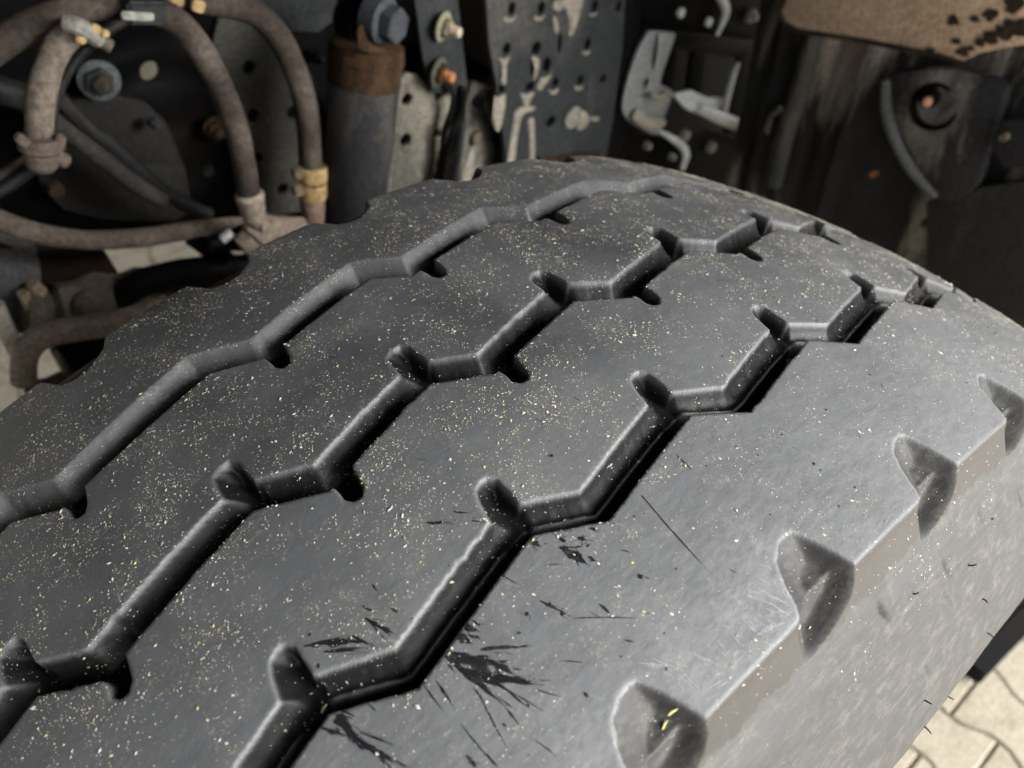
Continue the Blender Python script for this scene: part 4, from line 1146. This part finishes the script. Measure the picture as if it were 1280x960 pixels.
# ---- black rubber bar lying on the pavers beyond the tyre
rb_ = empty('rubber_bar', (.95, -.22, .012), 'black rubber bar lying on the pavers beyond the sidewall', 'bar')
pa, pb2 = at(1213, 842, Z=.02), at(1330, 722, Z=.02)
d_ = (pb2 - pa); L_ = d_.length
bmx = box_bm(((pa + pb2) / 2).to_tuple(), (L_, .034, .030), bev=.005, rot=Matrix.Rotation(math.atan2(d_.y, d_.x), 3, 'Z'))
bm_obj('bar', bmx, grimy('rubber_bar', (.008, .008, .008), (.016, .014, .012), .4, 20, .7), rb_)
DARK = [[-9.1, -54.0, -13.9, -92.5, 0.49], [10.2, -55.8, 9.1, -64.4, 0.39], [38.6, -50.4, 37.5, -54.4, 0.42], [-64.8, -22.9, -59.3, -27.5, 0.73], [-54.3, -31.9, -52.3, -34.1, 0.6], [-56.5, -25.6, -52.5, -29.8, 0.36], [-46.0, -48.9, -44.8, -52.4, 1.19], [-41.0, -55.8, -38.9, -59.0, 0.95], [-41.0, -57.2, -38.6, -65.9, 2.12], [-38.9, -59.7, -38.6, -63.3, 1.89], [-34.9, -57.0, -33.4, -59.7, 1.19], [-38.8, -53.6, -38.7, -56.1, 0.95], [-29.9, -57.2, -29.2, -59.2, 0.72], [-28.2, -68.0, -26.6, -71.0, 0.36], [-59.1, -51.1, -57.6, -56.8, 0.35], [-56.5, -63.8, -53.9, -71.1, 0.69], [-54.6, -69.9, -54.0, -71.5, 0.92], [-44.8, -75.4, -44.6, -80.5, 0.58], [-61.9, -63.5, -61.6, -65.1, 0.92], [-53.2, -73.5, -37.7, -87.3, 0.32], [-30.2, -76.4, -30.0, -78.5, 0.94], [-88.0, -27.2, -88.1, -30.8, 0.36], [-94.0, -30.3, -92.2, -35.6, 0.47], [-88.5, -36.6, -87.6, -40.0, 0.47], [-95.5, -33.9, -91.7, -44.5, 0.82], [-95.2, -33.9, -94.8, -44.9, 0.47], [-101.1, -35.4, -98.9, -41.5, 0.7], [-108.5, -31.0, -101.2, -37.8, 1.65], [-109.5, -33.3, -99.5, -41.6, 0.94], [-112.6, -28.1, -101.8, -36.3, 0.94], [-76.8, -54.3, -74.6, -59.2, 1.6], [-79.9, -55.2, -78.2, -60.6, 1.82], [-74.0, -55.1, -73.6, -58.6, 0.46], [-77.8, -62.8, -67.8, -71.1, 1.02], [-85.9, -57.6, -82.7, -78.5, 1.57], [-84.5, -57.3, -79.1, -72.4, 2.26], [-85.3, -63.3, -75.9, -76.7, 2.02], [-82.4, -68.0, -71.5, -81.2, 1.34], [-79.6, -71.4, -72.1, -79.4, 1.12], [-77.8, -66.8, -75.0, -75.1, 1.35], [-81.6, -62.2, -76.2, -70.0, 1.58], [-79.5, -74.3, -78.0, -84.3, 0.45], [-78.9, -76.8, -75.3, -88.1, 0.27], [-82.7, -78.5, -83.3, -85.2, 0.4], [-91.6, -60.8, -92.7, -70.3, 0.45], [-91.9, -62.8, -92.5, -65.5, 0.56], [-94.9, -59.7, -95.2, -70.6, 0.34], [-85.3, -70.1, -89.7, -89.1, 0.29], [-94.0, -73.7, -94.0, -87.7, 0.29], [-63.9, -79.5, -58.8, -84.9, 0.27], [-118.5, -45.9, -115.4, -54.8, 2.3], [-117.0, -46.7, -115.7, -58.6, 2.06], [-117.2, -51.8, -113.8, -66.4, 1.59], [-116.6, -56.4, -111.4, -71.6, 1.13], [-121.6, -48.8, -116.8, -56.7, 0.69], [-114.5, -57.1, -110.1, -65.1, 0.68], [-108.7, -53.0, -108.3, -56.7, 0.34], [-97.8, -80.2, -97.8, -84.8, 0.88], [-94.1, -83.1, -93.8, -88.4, 0.55], [-65.0, -89.5, -64.8, -91.4, 0.78], [-86.1, -80.9, -85.5, -82.2, 0.44], [-82.6, -89.2, -81.1, -96.9, 0.33], [-47.0, -86.9, -45.0, -89.5, 0.3]]
PALE = [[-24.5, -111.5, -23.5, -114.0, 0.7], [-8.9, -106.8, -6.9, -113.7, 1.45], [-15.5, -110.3, -3.5, -114.0, 1.93], [-17.2, -104.6, -16.4, -112.4, 0.71], [-3.9, -98.6, -1.4, -108.2, 0.74], [-17.1, -103.2, -17.2, -108.9, 0.48], [-22.5, -104.7, -23.4, -111.0, 0.59], [-23.3, -101.1, -20.8, -106.1, 0.47], [-10.6, -99.5, -3.4, -111.1, 0.97], [6.0, -99.9, 3.7, -106.0, 0.62], [-0.7, -94.7, 2.9, -102.2, 0.45], [-48.8, -94.5, -39.6, -103.4, 0.68], [-45.2, -95.6, -38.6, -108.1, 0.69], [-65.9, -99.0, -70.5, -107.5, 0.67], [-66.5, -94.5, -65.6, -101.1, 0.56], [-64.8, -90.8, -60.8, -97.0, 0.45], [-41.9, -102.5, -41.7, -112.1, 0.68], [-27.7, -103.2, -28.6, -110.9, 0.7], [-36.2, -100.4, -30.3, -112.3, 0.69], [-32.4, -109.9, -24.3, -110.3, 0.93], [-39.5, -108.9, -30.3, -110.9, 0.92], [89.7, -91.1, 99.5, -94.2, 0.4], [135.5, -99.3, 143.8, -100.8, 0.42], [-8.1, -103.3, -3.9, -114.3, 2.19], [-3.1, -103.8, -0.2, -113.0, 1.23], [-12.7, -108.2, -11.0, -115.3, 1.68]]

# ------------------------------------------------------------------ marks and grit on the tyre
def sliver(bm, s0, v0, s1, v1, w, h=0.09, jag=0.25, n=7, both=False):
    s0, v0, s1, v1 = map(float, (s0, v0, s1, v1))
    L_ = math.hypot(s1 - s0, v1 - v0) + 1e-6
    tx, ty = (s1 - s0) / L_, (v1 - v0) / L_
    nx, ny = -ty, tx
    bend = random.uniform(-.03, .03) * L_
    A, B = [], []
    for i in range(n + 1):
        t = i / n
        ww = w * .5 * (math.sin(math.pi * min(1, t * 1.15 + .05)) ** .7 if t < .87 else math.sin(math.pi * (1 - t) * 1.0) * 1.2 + .02)
        ww = max(ww, w * .04)
        c_s = s0 + (s1 - s0) * t + nx * bend * math.sin(math.pi * t)
        c_v = v0 + (v1 - v0) * t + ny * bend * math.sin(math.pi * t)
        a = ww * (1 + random.uniform(-jag, jag) * 1.6); b = ww * (1 + random.uniform(-jag, jag) * 1.6)
        A.append((c_s + nx * a, c_v + ny * a)); B.append((c_s - nx * b, c_v - ny * b))
    pts = np.array(A + B)
    D_, _ = depth(pts[:, 0].copy(), pts[:, 1].copy())
    P_ = base_pt(pts[:, 0], pts[:, 1], -np.minimum(D_, 3) + 0.10 * pn(pts[:, 0], pts[:, 1], .09, 2.2) * (D_ < .3) + h)
    vs_ = [bm.verts.new(p) for p in P_]
    k = n + 1
    for i in range(n):
        if D_[i] > .3 or D_[k + i] > .3 or D_[i + 1] > .3 or D_[k + i + 1] > .3: continue
        bm.faces.new((vs_[i], vs_[i + 1], vs_[k + i + 1], vs_[k + i]))


bmd = bmesh.new()
for (a, b, c, d, w) in DARK:
    w *= 1.35
    sliver(bmd, a, b, c, d, w, .08)
    L_ = math.hypot(c - a, d - b)
    if w > .8:                       # frayed streaks round the broad smears
        for _ in range(6):
            t = random.uniform(.1, .9); t2 = t + random.uniform(.15, .5)
            ox, oy = random.uniform(-w, w) * .8, random.uniform(-w, w) * .8
            sliver(bmd, a + (c - a) * t + ox, b + (d - b) * t + oy, a + (c - a) * t2 + ox * 1.6, b + (d - b) * t2 + oy * 1.6, w * random.uniform(.10, .3), .085 + random.uniform(0, .02), .4, 5)
SMEAR = mottled('wet_black_smear', (0.012, 0.013, 0.014), .45, .55, .97)
CRUMB = plain('rubber_crumb', (.012, .012, .012), .6)
o = bm_obj('black_smears', bmd, SMEAR, tyre, smooth=False); o['kind'] = 'stuff'; o['label'] = 'black smears fanning over the outer rib'
bmp = bmesh.new()
for (a, b, c, d, w) in PALE:
    w *= 1.1
    for q in range(6):
        ox, oy = random.gauss(0, w * .9), random.gauss(0, w * .9)
        t2 = random.uniform(.45, 1)
        sliver(bmp, a + ox, b + oy, a + (c - a) * t2 + ox, b + (d - b) * t2 + oy, w * random.uniform(.10, .5), .07 + .012 * q, .5, 6)
bmk = bmesh.new()
for _ in range(70):          # short cuts and scores in the worn ribs
    s_, v_ = random.uniform(-200, 330), random.uniform(-110, 145)
    a_ = random.gauss(2.2, .5); L_ = random.uniform(1.5, 7)
    sliver(bmk, s_, v_, s_ + math.cos(a_) * L_, v_ + math.sin(a_) * L_, random.uniform(.12, .3), .05, .3, 5)
o = bm_obj('score_marks', bmk, CRUMB, tyre, smooth=False); o['kind'] = 'stuff'
SCUFF = mottled('pale_scuff', (0.34, 0.35, 0.35), .7, .15, .8)
o = bm_obj('pale_scuffs', bmp, SCUFF, tyre, smooth=False); o['kind'] = 'stuff'; o['label'] = 'pale scratches beside the shoulder notches'


def grains(name, n, s_rng, v_rng, size, keep, mats, shares, label, seed, elong=1.5):
    rng = np.random.default_rng(seed)
    s = rng.uniform(*s_rng, n * 3); v = rng.uniform(*v_rng, n * 3)
    D_, _ = depth(s.copy(), v.copy())
    pk = keep(s, v, D_)
    ok = rng.uniform(0, 1, n * 3) < pk
    s, v, D_ = s[ok][:n], v[ok][:n], D_[ok][:n]
    m_ = len(s)
    r = size[0] * np.exp(rng.normal(0, size[1], m_)); r = np.minimum(r, size[2])
    h = -D_ + .10 * pn(s, v, .09, 2.2) * (D_ < .3) + r * .25
    P = base_pt(s, v, h); n_ = surf_n(s, v)
    a = rng.uniform(0, 2 * math.pi, m_)
    t1 = np.stack([np.cos(s / R0), np.zeros(m_), -np.sin(s / R0)], 1)
    t2 = np.cross(n_, t1)
    A = t1 * np.cos(a)[:, None] + t2 * np.sin(a)[:, None]; B = np.cross(n_, A)
    e = rng.uniform(1, elong * 1.4, m_)
    rr = (r / 1000)[:, None]
    ea = A * rr * e[:, None]; eb = B * rr * rng.uniform(.6, 1, m_)[:, None]; en = n_ * rr * .6
    Vv = np.stack([P + ea, P + eb, P - ea, P - eb, P + en + ea * .2], 1).reshape(-1, 3)
    b = np.arange(m_)[:, None] * 5
    F_ = np.concatenate([b + np.array([[0, 1, 4]]), b + np.array([[1, 2, 4]]), b + np.array([[2, 3, 4]]), b + np.array([[3, 0, 4]])], 1).reshape(-1, 3)
    me = bpy.data.meshes.new(name)
    me.vertices.add(len(Vv)); me.vertices.foreach_set('co', Vv.ravel())
    me.loops.add(F_.size); me.loops.foreach_set('vertex_index', F_.ravel())
    me.polygons.add(len(F_)); me.polygons.foreach_set('loop_start', np.arange(0, F_.size, 3))
    me.update(calc_edges=True)
    for q in mats: me.materials.append(q)
    mi = np.repeat(rng.choice(len(mats), m_, p=shares), 4)
    me.polygons.foreach_set('material_index', mi)
    o = bpy.data.objects.new(name, me); link(o)
    o['kind'] = 'stuff'; tag(o, label, 'grit')
    return o


SAND = [plain('grit_white', (.56, .55, .49), .8), plain('grit_cream', (.54, .47, .32), .8), plain('grit_yellow', (.58, .50, .20), .8), plain('grit_grey', (.30, .29, .26), .9)]


def keep_fine(s, v, D_):
    cl = np.clip(.42 + .8 * pn(s, v, .11, .5) + .5 * pn(s, v, .33, 4), .05, 1) ** 1.3
    edge = np.interp(v, [-114, -60, -45, 0], [.16, .38, .6, 1.0])
    edge = np.maximum(edge, np.clip((s - 60) / 140, 0, 1) * .9)
    edge = np.where(v < V_OUT, .10, edge)
    return cl * edge * np.where(D_ > 2, .45, 1.0) * np.where(v > 150, .3, 1)


grains('fine_grit', 80000, (-225, 400), (-150, 158), (.125, .5, .62), keep_fine, SAND, [.36, .38, .04, .22], 'fine pale sand and pollen specks scattered all over the tyre', 11)


def keep_groove(s, v, D_):
    return np.where(D_ > 3, 1.0, np.where((v < V_OUT) & (v > -128), .5 * np.clip(pn(s, v, .09, 7) + .2, 0, 1), .0))


grains('groove_grit', 3500, (-225, 400), (-130, 110), (.15, .4, .55), keep_groove, SAND, [.35, .40, .07, .18], 'yellowish sand caught in the grooves and on the shoulder step', 12)
grains('coarse_grit', 950, (-225, 330), (-112, 150), (.36, .3, .8), lambda s, v, D_: np.clip(.4 + .6 * pn(s, v, .08, 9), .05, 1) * np.interp(v, [-70, -45], [.15, 1]), SAND, [.45, .45, .05, .05], 'larger cream grains lying singly on the tyre ribs', 13, 1.2)
grains('tar_specks', 120, (-120, 330), (-112, -20), (.30, .35, .7), lambda s, v, D_: np.where(D_ < .3, .6, 0), [CRUMB], [1], 'tiny black rubber crumbs on the outer rib', 14)

# dry grass bits caught in the shoulder notch and the groove
STRAW = plain('straw', (.42, .39, .14), .7)
for (s, v, ds, dv, lab) in [(-52, -108, 3.2, -.6, 'yellow straw bit in the nearest shoulder notch, upper one'), (-54.5, -110.5, 3.0, .9, 'yellow straw bit in the nearest shoulder notch, lower one'),
                            (-120, -43.5, 2.5, .8, 'greenish grass bit in the outermost groove at the bottom edge')]:
    p = np.array([[s, v], [s + ds * .5, v + dv * .6 + .3], [s + ds, v + dv]])
    D_, _ = depth(p[:, 0].copy(), p[:, 1].copy())
    Q = base_pt(p[:, 0], p[:, 1], -np.full(3, D_.min()) + .5)
    o = bm_obj('straw_bit', tube_bm([Vector(q) for q in Q], [.0003, .00042, .00015], 6), STRAW)
    tag(o, lab, 'straw')
